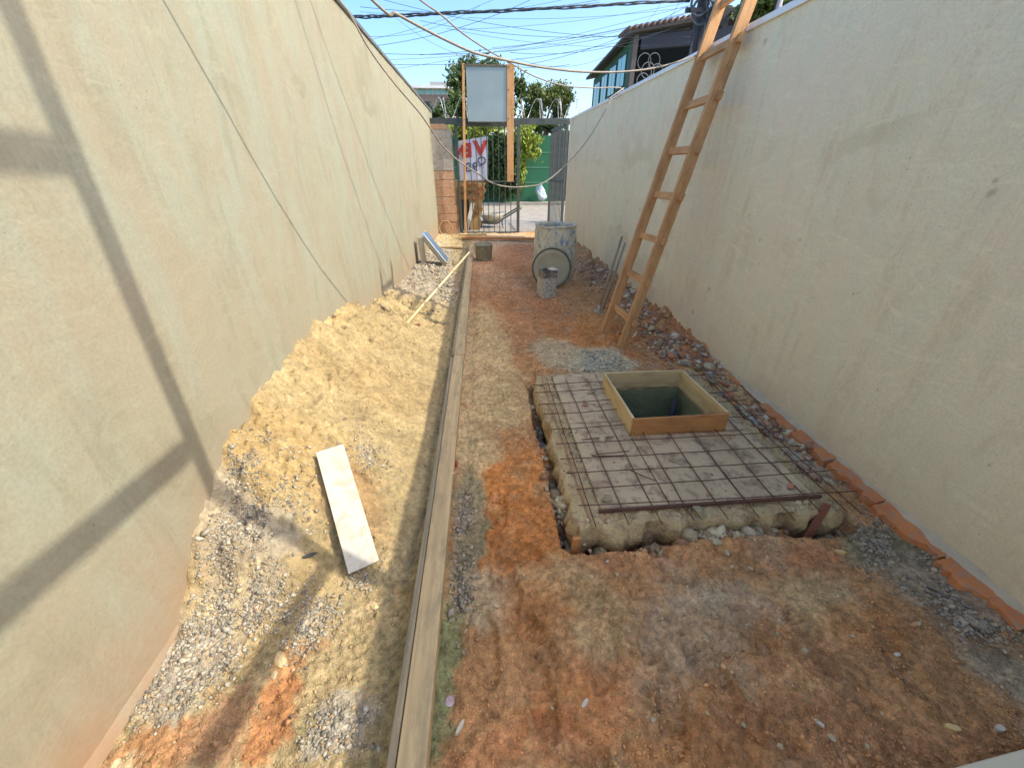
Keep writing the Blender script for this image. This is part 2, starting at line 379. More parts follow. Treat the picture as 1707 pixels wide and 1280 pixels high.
# ------------------------------------------------------------------ terrain functions
SX0, SX1, SY0, SY1 = .40, 1.69, 1.19, 2.68            # concrete slab
HX0, HX1, HY0, HY1 = .893, 1.436, 1.856, 2.390            # manhole
hwY = np.array([.3, .75, .88, 1.0, 1.14, 1.26, 1.47, 1.68, 1.92, 2.25, 2.84, 3.3, 3.8, 4.5, 5.5, 6.8, 8.0, 9.0])
hwZ = np.array([0., .0, .03, .12, .25, .33, .45, .51, .55, .575, .585, .50, .36, .20, .12, .07, .02, 0.])
def plank_x(y): return -.245 + .014*y
PR = []   # footprints: x, y, angle, length, kind
for q in [(845,970,.2,1), (830,855,-.1,2), (1115,940,.5,0), (890,1060,.6,2), (1010,1090,-.5,0), (1180,1110,.3,2), (1230,1065,1.2,0),
          (860,920,1.3,0), (900,1150,.2,0), (1090,1050,-.6,0), (990,1000,.8,0), (1120,1180,-.3,2), (830,660,.1,0), (840,560,0,0),
          (1390,1130,.7,0), (1500,1100,-.3,0), (950,1230,.9,0), (1350,1060,0,2), (810,1080,.1,0), (1260,1210,1.,0)]:
    p_ = gz(q[0], q[1]); PR.append((p_[0], p_[1], q[2], q[3]))
def ground_z(x, y):
    x = np.asarray(x, float); y = np.asarray(y, float)
    z = .018*fbm(x, y, 1.3, 3, 1) + .016*fbm(x, y, 5, 4, 5) + .010*fbm(x, y, 19, 3, 9) + .006*fbm(x, y, 60, 2, 13)
    # chunky crumbs
    cr = fbm(x, y, 34, 2, 21); z = z + .022*np.clip(cr-.26, 0, 1) - .014*np.clip(-.34-cr, 0, 1)
    # bank of debris against the right wall
    d = XR(y)-x
    z = z + .10*np.exp(-np.clip(d, 0, 9)/.20)*ss(2.4, 3.4, y)*(1-ss(8.5, 10, y))*(1+.8*fbm(x, y, 6, 3, 31))
    z = z + .03*np.exp(-np.clip(d, 0, 9)/.10)*(1+.8*fbm(x, y, 9, 3, 33))
    # trench round the slab
    dx = np.maximum(np.maximum(SX0-x, x-SX1), 0); dy = np.maximum(np.maximum(SY0-y, y-SY1), 0)
    inside = (x > SX0) & (x < SX1) & (y > SY0) & (y < SY1)
    wl_ = .045+.03*(.5+.5*fbm(x, y, 7, 3, 41))
    left = np.clip((SX0-x)/wl_, 0, 9)
    dd = np.sqrt(dx*dx+dy*dy)
    near = (1-ss(wl_*.9, wl_*1.35, dd))
    side = np.where(x < SX0, np.clip(.62+1.3*fbm(x, y, 3.3, 3, 53), .12, 1.), np.where(y < SY0, np.clip(.3+1.8*np.abs(fbm(x, y, 2.6, 2, 51)), 0, 1), .5))
    side = np.where((y < SY0) & (x > 1.42), 1., side); side = np.where((y < SY0) & (x > .9) & (x < 1.42), .15, side)
    side = np.where((y > SY1), .25, side); side = np.where((x > SX1), .55, side)
    z = z - .17*near*side
    z = np.where(inside, -.28, z)
    z = z + .045*np.exp(-((x-1.08)/.3)**2-((y-1.10)/.055)**2)*(1+.7*fbm(x, y, 14, 3, 57))
    # orange mound between plank and trench
    z = z + .02*np.exp(-((x-.17)/.16)**2-((y-1.45)/.45)**2)
    # hollow beside the plank (both sides)
    px = plank_x(y)
    z = z - .03*np.exp(-((x-px+.13)/.05)**2)*ss(.2, .5, y)*(1-ss(1.9, 2.6, y))*(1+.5*fbm(x, y, 4, 2, 61))
    z = z - .016*np.exp(-((x-px-.10)/.035)**2)*(1-ss(6, 8, y))
    for (fx, fy, a, k) in PR:
        ca, sa = math.cos(a), math.sin(a); u = (x-fx)*ca+(y-fy)*sa; v = -(x-fx)*sa+(y-fy)*ca
        e = (u/.05)**2+(v/.135)**2
        msk = 1-ss(.7, 1.1, e)
        z = z - .016*msk + .012*np.exp(-((e-1.15)/.25)**2)
        if k == 1: z = z + .012*(1-ss(.8, 1., (u/.045)**2+(v/.05)**2))*(np.maximum(np.cos(u*260)*np.cos(v*150+u*60), -.3))
        elif k == 2: z = z + .006*msk*np.sin(v*300+3*fbm(x, y, 12, 2, 71))
        else: z = z + .0045*msk*np.sin(v*190+u*60)
    z = z - .07*ss(8.5, 10.2, y)*ss(.3, -.3, x-3)*.3
    return z
def heap_z(x, y):
    x = np.asarray(x, float); y = np.asarray(y, float)
    hw = np.interp(y, hwY, hwZ)
    xr = plank_x(y)-.10 - .17*(1-ss(.8, 1.5, y)) - .02*ss(3, 5, y)
    t = np.clip((xr-x)/(xr-XL(y)), -.3, 1.02)
    sh = np.where(t > 0, np.power(np.clip(t, 0, 1.1), 1.12), t*.6)
    z = hw*sh - .012
    tw = .35+.9*ss(.25, .8, t); lump = .055*fbm(x, y, 2.4, 3, 81) + .052*tw*fbm(x, y, 6.5, 3, 85) + .024*tw*fbm(x+.3*y, y, 15, 3, 89) + .007*fbm(x, y, 48, 3, 93)
    cl = fbm(x, y, 26, 2, 191); lump = lump + .03*np.clip(cl-.2, 0, 1)
    rid = np.abs(fbm(x*.8-y*.8, (x+y)*.35, 7, 3, 97)); lump = lump - .025*(1-ss(0, .16, rid))*ss(2., 3.2, y)
    lump = lump + .02*np.clip(fbm(x, y, 15, 2, 99)-.25, 0, 1)*1.5
    am = np.clip(hw/.25, .0, 1)*np.clip(t*3+.1, 0, 1)
    return z + lump*am + np.where(hw < .012, -.06, 0) - .05*ss(.0, -.1, t)
def surf(x, y):
    return float(max(ground_z(x, y), heap_z(x, y)))

ORG=(.60,.235,.065); BRN=(.52,.275,.115); RED=(.56,.245,.105); GRY=(.47,.37,.23); DGR=(.30,.26,.14); TAN=(.64,.46,.22)
SAND=(.365,.285,.145); CEM=(.60,.51,.31); MOSS=(.30,.30,.13); DRB=(.44,.215,.09); LGR=(.36,.33,.26); MUST=(.40,.275,.11); PUR=(.40,.29,.18)
blobs = [  # px, py, rx, ry, colour, strength  -> placed on the ground
 (850,420,110,45,(.68,.44,.26),.85),(835,480,75,70,RED,.45),(800,600,60,120,TAN,.85),(840,660,60,60,TAN,.6),(880,430,60,30,RED,.7),(985,560,80,40,ORG,.75),(905,520,50,30,RED,.6),
 (850,800,60,70,ORG,1.),(860,760,60,60,ORG,.55),(850,880,105,80,ORG,.95),(840,960,80,40,ORG,.45),(800,730,40,40,TAN,.8),(775,860,30,110,DGR,.9),(760,960,35,60,DGR,.8),(725,1120,42,150,MOSS,.95),
 (800,1000,55,30,CEM,.45),(930,970,90,40,TAN,.5),(880,1010,60,40,ORG,.45),(1160,1040,110,70,GRY,.5),(1000,1040,60,60,TAN,.5),(1060,930,110,30,RED,.4),(1330,915,120,25,RED,.6),
 (1370,990,80,60,TAN,.5),(1440,1030,60,40,ORG,.35),(1480,920,80,55,DGR,.9),(1560,980,80,70,PUR,.85),(1670,1110,70,60,GRY,.9),(1620,1040,70,40,PUR,.6),
 (1400,1200,300,70,DRB,.75),(860,1230,150,50,RED,.6),(1010,1120,80,60,RED,.5),(1120,1120,70,30,GRY,.3),(960,1170,100,50,ORG,.3),(1000,605,60,25,CEM,.9),(1120,575,50,30,RED,.8),
 (1060,480,60,60,RED,.6),(1000,450,40,40,PUR,.5),(930,590,40,30,CEM,.6),(1130,1210,90,30,ORG,.3),(1240,1000,60,40,GRY,.6),(1180,590,60,40,RED,.6),(1230,640,50,40,TAN,.5),(1330,760,50,50,GRY,.7),
 (740,830,25,30,DGR,.6),(830,395,60,12,GRY,.7),(1550,1150,140,50,BRN,.8),(1230,1120,90,40,BRN,.6)]
LOR=(.40,.19,.08); LRE=(.33,.17,.09)
lblobs = [(480,830,150,50,MUST,.5),(600,620,120,80,SAND,.8),(440,760,50,40,GRY,.7),(380,910,70,50,LGR,.6),(440,960,60,70,LGR,.7),(320,1090,90,80,LGR,.9),(400,1020,80,50,CEM,.8),
 (250,1225,90,60,LOR,.7),(370,1200,70,60,LRE,.7),(470,1180,28,60,LOR,.95),(600,860,60,50,LOR,.3),(570,1000,70,60,SAND,.5),(700,430,60,30,LGR,.9),(700,400,60,20,CEM,.6),(740,470,25,40,GRY,.8),
 (560,1220,60,40,LGR,.7),(430,690,30,20,RED,.7),(690,1000,30,120,MUST,.5),(650,1150,40,150,(.38,.30,.14),.8),(500,1100,30,30,LOR,.5),(170,1270,60,40,CEM,.8),(610,700,70,80,SAND,.6),(540,620,60,40,(.5,.36,.17),.7)]
def world_blobs(bl):
    o = []
    for (a, b, rx, ry, c, s) in bl:
        p = gz(a, b); q = gz(a+rx, b); u = gz(a, b-ry); v = gz(a, b+ry) if b+ry < 1500 else u
        o.append((p[0], p[1], abs(q[0]-p[0]), abs(u[1]-v[1])/2, np.array(c), s))
    return o
WB, WLB = world_blobs(blobs), world_blobs(lblobs)
def paint(x, y, base, bl):
    col = np.tile(np.array(base), (len(x), 1)).astype(float)
    wx = x + .08*fbm(x, y, 4, 4, 201) + .045*fbm(x, y, 21, 4, 205, .7); wy = y + .12*fbm(x, y, 4, 4, 211) + .055*fbm(x, y, 21, 4, 215, .7)
    for (bx, by, rx, ry, c, s) in bl:
        e = ((wx-bx)/rx)**2+((wy-by)/ry)**2
        k = (s*(1-ss(.4, 1.3, e)))[:, None]
        col = col*(1-k)+c*k
    return col
def ground_col(x, y):
    col = paint(x, y, BRN, WB)
    left = paint(x, y, (.36, .28, .145), WLB)
    k = ss(.03, -.03, x-plank_x(y)+.02)[:, None]
    col = col*(1-k)+left*k
    # streaky speckles of every soil colour
    for sd_, c, th in ((301, ORG, .30), (311, GRY, .28), (321, DRB, .28), (331, TAN, .32), (341, CEM, .42)):
        n_ = fbm(x, y, 3.6, 6, sd_, .72)
        kk = (ss(th-.1, th+.2, n_)*.36)[:, None]*(1-.6*k)
        col = col*(1-kk)+np.array(c)*kk
    f = (1+.18*fbm(x, y, 2, 4, 351)+.34*fbm(x, y, 30, 4, 355, .7))[:, None]
    return np.clip(col*f, .02, .9)
def sand_col(x, y):
    base = paint(x, y, SAND, WLB)
    damp = ss(.02, .3, fbm(x, y, 1.5, 4, 401)+.1*(x+.7))[:, None]*.35
    col = base*(1-damp)+np.array((.28, .19, .085))*damp
    gr = (ss(4.4, 5.2, y)*.85)[:, None]
    col = col*(1-gr)+np.array((.33, .29, .22))*gr
    col *= (1+.2*fbm(x, y, 6, 4, 411)+.14*fbm(x, y, 36, 4, 415, .6))[:, None]
    return np.clip(col, .02, .85)

def grid_mesh(name, us, ys, zf, cf, mt, keep=None, xoff=None):
    X, Y = np.meshgrid(us, ys); 
    if xoff is not None: X = xoff(X, Y)
    x = X.ravel(); y = Y.ravel(); z = zf(x, y)
    nu, ny = len(us), len(ys)
    i = np.arange(nu*ny).reshape(ny, nu)
    f = np.stack([i[:-1,:-1], i[:-1,1:], i[1:,1:], i[1:,:-1]], -1).reshape(-1, 4)
    if keep is not None:
        cxm = x[f].mean(1); cym = y[f].mean(1); f = f[keep(cxm, cym)]
    return fastmesh(name, np.stack([x, y, z], 1), f, mt, cf(x, y), name != 'ground')
ys = [.2]
while ys[-1] < 11.0: ys.append(ys[-1]+max(.0065, .0045*ys[-1]))
ys = np.array(ys)
def gx_of(X, Y): return XL(Y)-.05 + X*(XR(Y)+.06-XL(Y)+.04)
inhole = lambda a, b: ~((a > HX0-.03) & (a < HX1+.03) & (b > HY0-.03) & (b < HY1+.03))
me = grid_mesh('ground', np.linspace(0, 1, 400), ys, ground_z, ground_col, 'earth', inhole, gx_of)
tag(link('ground', me), kind='structure')
us = np.linspace(0, 1, 150); ysh = ys[(ys > .5) & (ys < 9.2)]
def hx_of(X, Y): return XL(Y)-.03 + X*(plank_x(Y)-.03-XL(Y)+.03)
me = grid_mesh('sand_heap', us, ysh, heap_z, sand_col, 'sand', None, hx_of)
tag(link('sand_heap', me), 'long heap of yellow builders sand piled against the left wall', 'sand heap', kind='stuff')
# ground behind the camera and beyond the gate
gb = MB(); gb.add([(-1.4,-6,-.01),(2.2,-6,-.01),(2.2,.205,-.01),(-1.4,.205,-.01)], [(0,1,2,3)])
tag(obj('yard_ground', gb, mat('yard_earth', BRN, TAN, 3, .95, 0, .6, 50, .01)), kind='structure')
gb = MB(); gb.add([(-200,-200,-.12),(200,-200,-.12),(200,300,-.12),(-200,300,-.12)], [(0,1,2,3)])
# leave the manhole shaft free
gb = MB()
for (a, b, c_, d) in ((-200,-200,.5,300),(1.8,-200,200,300),(.5,-200,1.8,1.5),(.5,2.6,1.8,300)):
    gb.add([(a,b,-.45),(c_,b,-.45),(c_,d,-.45),(a,d,-.45)], [(0,1,2,3)])
tag(obj('terrain', gb, mat('terrain_soil', (.2,.17,.1), (.14,.15,.08), .5, .95, 0, .3)), kind='structure')

# ------------------------------------------------------------------ street
st = MB().box((-40, 13.2, -.4), (40, 20.2, -.13)); tag(obj('street', st, 'pave'), kind='structure')
st = MB().box((-40, 10.95, -.4), (40, 13.2, -.02)); tag(obj('pavement', st, 'pave'), kind='structure')
st = MB().box((-40, 20.2, -.4), (40, 26, -.02)); tag(obj('far_pavement', st, 'pave'), kind='structure')
# ------------------------------------------------------------------ side walls
def side_wall(name, xf, y0, y1, z0, ztop, sign, mt, fl, label, capw, caph, hole=None):
    t = thing(name, (xf(y0), y0, 0), label, 'wall')
    ny = 260; nz = 40; Yv = np.linspace(y0, y1, ny); Zv = np.linspace(0, 1, nz)
    YY, ZZ = np.meshgrid(Yv, Zv); y = YY.ravel(); zt = np.array([ztop(q) for q in y]); z = z0+ZZ.ravel()*(zt-z0)
    d = .006*fbm(y, z, 1.1, 4, 501)+.0015*fbm(y, z, 7, 3, 505)
    x = np.array([xf(q) for q in y]) - sign*d
    v = np.stack([x, y, z], 1); i = np.arange(ny*nz).reshape(nz, ny)
    f = np.stack([i[:-1,:-1], i[1:,:-1], i[1:,1:], i[:-1,1:]], -1).reshape(-1, 4)
    if sign < 0: f = f[:, ::-1]
    o = link('plaster', fastmesh('plaster', v, f, mt, None, True), t)
    # wall body, behind the plaster skin
    b = MB(); e = sign*.012; T = sign*.17
    P = [(xf(y0)+e, y0), (xf(y1)+e, y1), (xf(y1)+T, y1), (xf(y0)+T, y0)]
    b.add([(p[0], p[1], z0) for p in P]+[(p[0], p[1], ztop(p[1])-.004) for p in P], [(0,1,2,3),(7,6,5,4),(0,4,5,1),(1,5,6,2),(2,6,7,3),(3,7,4,0)])
    obj('wall_core', b, mt, t)
    b = MB(); y_a = y0; segs = 6
    for s_ in range(segs):
        ya = y0+(y1-y0)*s_/segs+.004; yb = y0+(y1-y0)*(s_+1)/segs-.004
        a0 = -sign*.018; a1 = sign*(capw)
        pts = [(xf(ya)+a0, ya), (xf(yb)+a0, yb), (xf(yb)+a1, yb), (xf(ya)+a1, ya)]
        bb = MB().add([(p[0], p[1], ztop(p[1])-.0) for p in pts]+[(p[0], p[1], ztop(p[1])+caph) for p in pts],
              [(0,1,2,3),(7,6,5,4),(0,4,5,1),(1,5,6,2),(2,6,7,3),(3,7,4,0)])
        # drip edge
        pts2 = [(xf(ya)+a0-.002*-sign, ya), (xf(yb)+a0-.002*-sign, yb)]
        obj('coping', bb, fl, t, bev=.003)
    return t
ZLT = lambda y: 2.745-.0125*y; ZRT = lambda y: 2.34
lw = side_wall('left_wall', XL, -5.0, 11.4, -.1, ZLT, -1, 'plasterL', 'flashL', 'sunlit cream plastered wall on the left with grey metal coping', .19, .035)
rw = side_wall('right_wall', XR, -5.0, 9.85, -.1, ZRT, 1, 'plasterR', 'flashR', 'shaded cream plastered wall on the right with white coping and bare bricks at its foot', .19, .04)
# bare brick course at the foot of the right wall
y = .35; k = 0
while y < 3.3:
    L = random.uniform(.26, .34)
    pr_ = .070+random.uniform(-.008, .008) - (.03 if y > 2.0 else 0)
    zt = .042+random.uniform(-.004, .006)
    b = MB(); x1 = XR(y)-.001; n_ = 16
    vs = []
    for j in range(n_):
        yy = y+.004+(L-.008)*j/(n_-1); xo = x1-pr_+.018*float(vn(np.array([yy*23.]), np.array([7.]), 3)[0])+.008*random.uniform(-1, 1)
        vs += [(xo, yy, -.06), (xo+random.uniform(0, .008), yy, zt+random.uniform(-.004, .002)), (x1+.0, yy, zt+.018), (x1, yy, -.06)]
    fs = []
    for j in range(n_-1):
        for q in range(4):
            fs.append((j*4+q, j*4+(q+1)%4, j*4+4+(q+1)%4, j*4+4+q))
    fs += [(3,2,1,0), tuple((n_-1)*4+q for q in range(4))]
    b.add(vs, fs)
    if not (2.15 < y < 2.4): obj('brick', b, 'brick', rw)
    y += L+random.uniform(.001, .006)
# mortar fillet between bricks and plaster
b = MB(); vs = []; ny = 300
for j in range(ny):
    yy = .2+5.2*j/(ny-1); r_ = .020+.012*vn(np.array([yy*9.]), np.array([3.]), 5)[0]+.008*vn(np.array([yy*31.]), np.array([3.]), 6)[0]
    vs += [(XR(yy)-r_, yy, .040), (XR(yy)-r_*.5, yy, .058), (XR(yy)-.0, yy, .068+r_*.5)]
fs = [(j*3+q, j*3+q+1, j*3+4+q, j*3+3+q) for j in range(ny-1) for q in range(2)]
obj('mortar_fillet', b.add(vs, fs), 'mortar', rw, True)
# small broken hole (flat patch, its inner shade in the colour) and stains in the right wall
p = gx(1258, 563, XR(3.)-.001)
b = MB(); vs = [(p[0]-.004, p[1], p[2])]; 
for k in range(9):
    a = k*.7; r_ = .020+.012*random.random(); vs.append((p[0]-.002, p[1]+math.cos(a)*r_*1.0, p[2]+math.sin(a)*r_))
obj('hole_shade_patch', b.add(vs, [(0, k+1, (k+1)%9+1) for k in range(9)]), 'dark', rw)
# low footing ledge of the left wall
b = MB(); vs = []; ny = 60
for j in range(ny):
    yy = .2+.85*j/(ny-1); r_ = .026-.02*j/(ny-1)+.008*vn(np.array([yy*14.]), np.array([1.]), 8)[0]
    vs += [(XL(yy)-.01, yy, .045), (XL(yy)+r_*.5, yy, .030), (XL(yy)+r_*.5+.008, yy, -.05)]
obj('footing', b.add(vs, [(j*3+q, j*3+3+q, j*3+4+q, j*3+q+1) for j in range(ny-1) for q in range(2)]), 'plasterL', lw, True)

# ------------------------------------------------------------------ steel frame beyond the right wall (its shadow lies on the left wall)
t_ = 2.6
def up_sun(P, t=t_): return Vector(P) + Vector((1, -.25, 1))*t
sf = thing('scaffold_frame', (1.45, .5, 0), 'dark pipe frame behind the camera whose blurred shadow falls across the left wall', 'scaffold')
pA = up_sun((-1.145, 1.31, .3)); pTop = up_sun((-1.143, 1.43, 2.1)); 
rod('post', up_sun((-1.145, 1.235, -.75)), pTop, .034, 'steel', sf, 10)
rod('post', (pA.x, pA.y-2.3, -.1), (pA.x, pA.y-2.3, pTop.z), .040, 'steel', sf, 10)
for zz, yy, r_ in ((1.515, 1.40, .046), (.545, 1.30, .044), (-.42, 1.27, .040)):
    a = up_sun((-1.145, yy, zz)); rod('cross_bar', (a.x, a.y-.01, a.z), (a.x, a.y-2.9, a.z+(.55 if zz < 0 else .24)), r_*.82, 'steel', sf, 10)

# ------------------------------------------------------------------ plank line down the yard
pl = thing('form_plank', (plank_x(4), 4, 0), 'long weathered timber plank laid edge to edge down the yard beside the sand', 'plank')
seg = [(.25, 3.1, .0), (3.1, 5.9, .004), (5.9, 8.5, .002)]
for (a, b_, dx) in seg:
    z0 = .048+dx
    beam('board', (plank_x(a)+dx, a+.004, z0), (plank_x(b_)+dx*.5, b_-.004, z0+.004),   .085, .05, 'plank', pl, bev=.004, rough=.003)
    beam('edge_board', (plank_x(a)+dx-.057, a+.02, z0-.018), (plank_x(b_)-.057, b_-.03, z0-.018), .026, .07, 'plankgrey', pl, bev=.004, rough=.004)
# ------------------------------------------------------------------ concrete slab with manhole
slab = thing('tank_slab', ((SX0+SX1)/2, (SY0+SY1)/2, 0), 'rough concrete tank cover slab with a square hole and thin boards on top', 'slab')
def plate(name, x0, x1, y0, y1, z0, z1, n, rough, mt, parent, seed, hole=True):
    gxv = np.linspace(x0, x1, n); gyv = np.linspace(y0, y1, n)
    if hole:
        gxv = np.unique(np.concatenate([gxv, [HX0, HX1]])); gyv = np.unique(np.concatenate([gyv, [HY0, HY1]]))
    X, Y = np.meshgrid(gxv, gyv); x = X.ravel().copy(); y = Y.ravel().copy()
    ed = ((X == x0) | (X == x1) | (Y == y0) | (Y == y1)).ravel()
    ny, nx = X.shape
    x2 = x + np.where((X == x0).ravel(), rough*1.3*fbm(x, y, 9, 4, seed), 0) + np.where((X == x1).ravel(), rough*1.3*fbm(x, y, 9, 4, seed+1), 0)
    y2 = y + np.where((Y == y0).ravel()|(Y == y1).ravel(), rough*2.*fbm(x, y, 8, 4, seed+2), 0)
    z = np.full(len(x), z1) + rough*.55*fbm(x, y, 12, 4, seed+3) + rough*.45*fbm(x, y, 55, 2, seed+9) - np.where(ed, rough*.25, 0)
    top = np.stack([x2, y2, z], 1)
    i = np.arange(nx*ny).reshape(ny, nx)
    f = np.stack([i[:-1,:-1], i[:-1,1:], i[1:,1:], i[1:,:-1]], -1).reshape(-1, 4)
    if hole:
        cx_ = x[f].mean(1); cy_ = y[f].mean(1); f = f[~((cx_ > HX0) & (cx_ < HX1) & (cy_ > HY0) & (cy_ < HY1))]
    # rim going down, two rings with rough bulges
    ring = list(i[0, :]) + list(i[1:, -1]) + list(i[-1, ::-1][1:]) + list(i[::-1, 0][1:-1])
    R_ = len(ring); vs = [top]; ff = list(map(tuple, f)); prev = ring; base = len(top)
    c0 = np.array([(x0+x1)/2, (y0+y1)/2])
    for lv in range(1, 5):
        q = top[ring].copy(); h = z1+(z0-z1)*lv/4
        out = np.sign(q[:, :2]-c0)*np.stack([(np.abs(q[:, 0]-c0[0]) > (x1-x0)/2-.03), (np.abs(q[:, 1]-c0[1]) > (y1-y0)/2-.03)], 1)
        q[:, :2] += out*(-max(0, lv-1)*.020+rough*(.5+1.8*fbm(q[:, 0]+q[:, 1]*1.3+lv*3., q[:, 1]-lv*.7, 13, 3, seed+lv)))[:, None]
        q[:, 2] = h; vs.append(q); cur = [base+k for k in range(R_)]
        ff += [(prev[k], cur[k], cur[(k+1) % R_], prev[(k+1) % R_]) for k in range(R_)]
        prev = cur; base += R_
    me_ = fastmesh(name, np.concatenate(vs), np.array(ff), mt, None, False)
    return link(name, me_, parent)
plate('concrete_body', SX0, SX1, SY0, SY1, -.24, .070, 130, .022, 'slab', slab, 601)
# boards / screed panels laid on top, with joints
px0, px1, py0, py1 = .525, 1.60, 1.275, 2.63
def panel(x0, x1, y0, y1, dz=0):
    b = MB().box((x0+.003, y0+.003, .074), (x1-.003, y1-.003, .089+dz)); obj('panel', b, 'screed', slab, bev=.003)
panel(px0, HX0-.028, py0, 1.98); panel(px0, HX0-.028, 1.98, py1, .002)
panel(HX0-.028, 1.24, py0, HY0-.03, .001); panel(1.24, px1, py0, HY0-.03); panel(HX1+.03, px1, HY0-.03, py1, .001)
panel(HX0-.028, HX1+.03, HY1+.03, py1, .001)
beam('edge_strip', (px0-.01, py0-.008, .088), (px1+.02, py0-.012, .094), .012, .02, 'rebar', slab)
beam('edge_strip', (SX0+.065, SY0+.03, .086), (SX0+.05, SY1-.1, .086), .006, .010, 'brickb', slab)
# shaft below
shaft = MB(); zb = -.62
for (a, b_) in (((HX0, HY0), (HX1, HY0)), ((HX1, HY0), (HX1, HY1)), ((HX1, HY1), (HX0, HY1)), ((HX0, HY1), (HX0, HY0))):
    shaft.add([(a[0], a[1], .072), (b_[0], b_[1], .072), (b_[0], b_[1], zb), (a[0], a[1], zb)], [(0,1,2,3)])
obj('shaft', shaft, 'pitm', slab)
obj('shaft_bottom', MB().add([(HX0,HY0,zb+.12),(HX1,HY0,zb+.12),(HX1,HY1,zb+.12),(HX0,HY1,zb+.12)], [(0,1,2,3)]), 'water', slab)
rod('shaft_pipe', (HX1-.05, HY1-.10, -.5), (HX1-.06, HY1-.09, .03), .022, 'dark', slab)
# ------------------------------------------------------------------ formwork box
fb = thing('formwork_box', (1.17, 2.12, .08), 'square wooden formwork box without lid round the manhole', 'formwork')
T = .016; zb, zt = .080, .205
A = (.872, 1.832); B = (1.462, 1.842); C_ = (1.440, 2.405); D = (.868, 2.410)
def side(p, q, z0, z1, mt, ins=(0, 0)):
    u = (Vector((*q, 0))-Vector((*p, 0))).normalized(); a = Vector((*p, 0))+u*ins[0]; b_ = Vector((*q, 0))-u*ins[1]
    return beam('side_board', (a.x, a.y, (z0+z1)/2), (b_.x, b_.y, (z0+z1)/2), T, z1-z0, mt, fb, bev=.0015)
side(A, B, zb, zt, 'plyred'); side(D, C_, zb, zt+.004, 'ply')
side(A, D, zb, zt+.002, 'ply', (T*.52, T*.52)); side(B, C_, zb, zt+.003, 'ply', (T*.52, T*.52))
for (cx_, cy_) in ((A[0]+.018, A[1]+.02), (B[0]-.018, B[1]+.02), (C_[0]-.018, C_[1]-.02), (D[0]+.018, D[1]-.02)):
    pass
# ------------------------------------------------------------------ rebar mesh
rb = thing('rebar_mesh', (1.05, 1.9, .11), 'rusty reinforcing mesh of thin bars resting on the slab', 'mesh')
def bent(name, a, b_, r_=.0027, sag=.004, k=8):
    pts = []
    for i in range(k+1):
        t = i/k; pts.append(Vector(a).lerp(Vector(b_), t)+Vector((random.gauss(0, .0012), random.gauss(0, .0012), -sag*math.sin(math.pi*t)+random.gauss(0, .0012))))
    return obj(name, MB().tube(pts, r_, 6), 'rebar', rb, True)
rows = [(2.44, 2.50), (2.33, 2.37), (2.18, 2.24), (2.05, 2.12), (1.885, 1.93), (1.75, 1.758), (1.62, 1.618), (1.51, 1.496), (1.385, 1.41), (1.285, 1.262)]
for i, (yl, yr) in enumerate(rows):
    z = .116+random.uniform(-.003, .003); xl = .345+.01*i+random.uniform(-.02, .01); xr_ = 1.785+random.uniform(-.02, .02)
    if 1.83 < yl < 2.42:
        f_ = (.866-xl)/(xr_-xl); bent('transverse_bar', (xl, yl, z), (.858, yl+(yr-yl)*f_, z), k=4)
        if yl < 2.2: bent('transverse_bar', (1.478, yl+(yr-yl)*.8, z), (xr_, yr, z), k=3)
    else: bent('transverse_bar', (xl, yl, z), (xr_, yr, z))
for i, x in enumerate((.475, .625, .775, .93, 1.085, 1.235, 1.385, 1.54, 1.665, 1.72)):
    y0 = 1.15+random.uniform(-.02, .03); z = .108; dx = random.uniform(-.012, .012)
    y1 = 1.822 if .87 < x < 1.46 else 2.50+random.uniform(-.03, .06)
    bent('lengthwise_bar', (x, y0, z-.012 if y0 < 1.2 else z), (x+dx, y1, z))
for (a, b_) in (((.56, 1.80, .100), (.76, 1.812, .100)), ((.585, 1.655, .098), (.765, 1.64, .099)), ((.60, 1.633, .123), (.79, 1.648, .121)), ((.735, 1.50, .124), (.86, 1.43, .096))):
    bent('loose_bar', a, b_, k=3)
# ------------------------------------------------------------------ irregular lumps
def lump(name, P, r, mt, sq=(1, 1, .7), seed=0, parent=None, n=2, rot=0.):
    import bmesh
    bm = bmesh.new(); bmesh.ops.create_icosphere(bm, subdivisions=n, radius=1)
    rr = random.Random(seed)
    pl_ = [(Vector((rr.gauss(0, 1), rr.gauss(0, 1), rr.gauss(0, 1))).normalized(), rr.uniform(.42, .8)) for _ in range(11)]
    for v in bm.verts:
        c = v.co.copy()
        for nrm, d_ in pl_:
            k = c.dot(nrm)
            if k > d_: c -= nrm*(k-d_)*.95
        c *= 1+rr.uniform(-.09, .07)
        v.co = Vector((c.x*sq[0]*r, c.y*sq[1]*r, c.z*sq[2]*r))
    me_ = bpy.data.meshes.new(name); bm.to_mesh(me_); bm.free(); me_.materials.append(M[mt])
    o = bpy.data.objects.new(name, me_); C.objects.link(o); o.location = P; o.rotation_euler = (rr.uniform(-.2, .2), rr.uniform(-.2, .2), rot or rr.uniform(0, 6))
    if parent: o.parent = parent; o.location = Vector(P)-parent.location
    return o
def on_ground(px, py, z=None):
    P = gz(px, py, 0)
    for _ in range(6): P = gz(px, py, surf(P[0], P[1]))
    return Vector(P)
M['conc_lump'] = mat('lump_concrete', (.56, .45, .27), (.36, .29, .17), 30, .95, 0, .8, 120, .004)
M['dark_lump'] = mat('lump_dark', (.26, .21, .12), (.36, .29, .17), 30, .95, 0, .8, 120, .004)
M['sand_lump'] = mat('lump_sand', (.60, .46, .25), (.47, .35, .18), 30, .95, 0, .8, 120, .004)
M['brick_lump'] = mat('lump_brick', (.50, .22, .11), (.38, .17, .09), 30, .95, 0, .8, 120, .004)
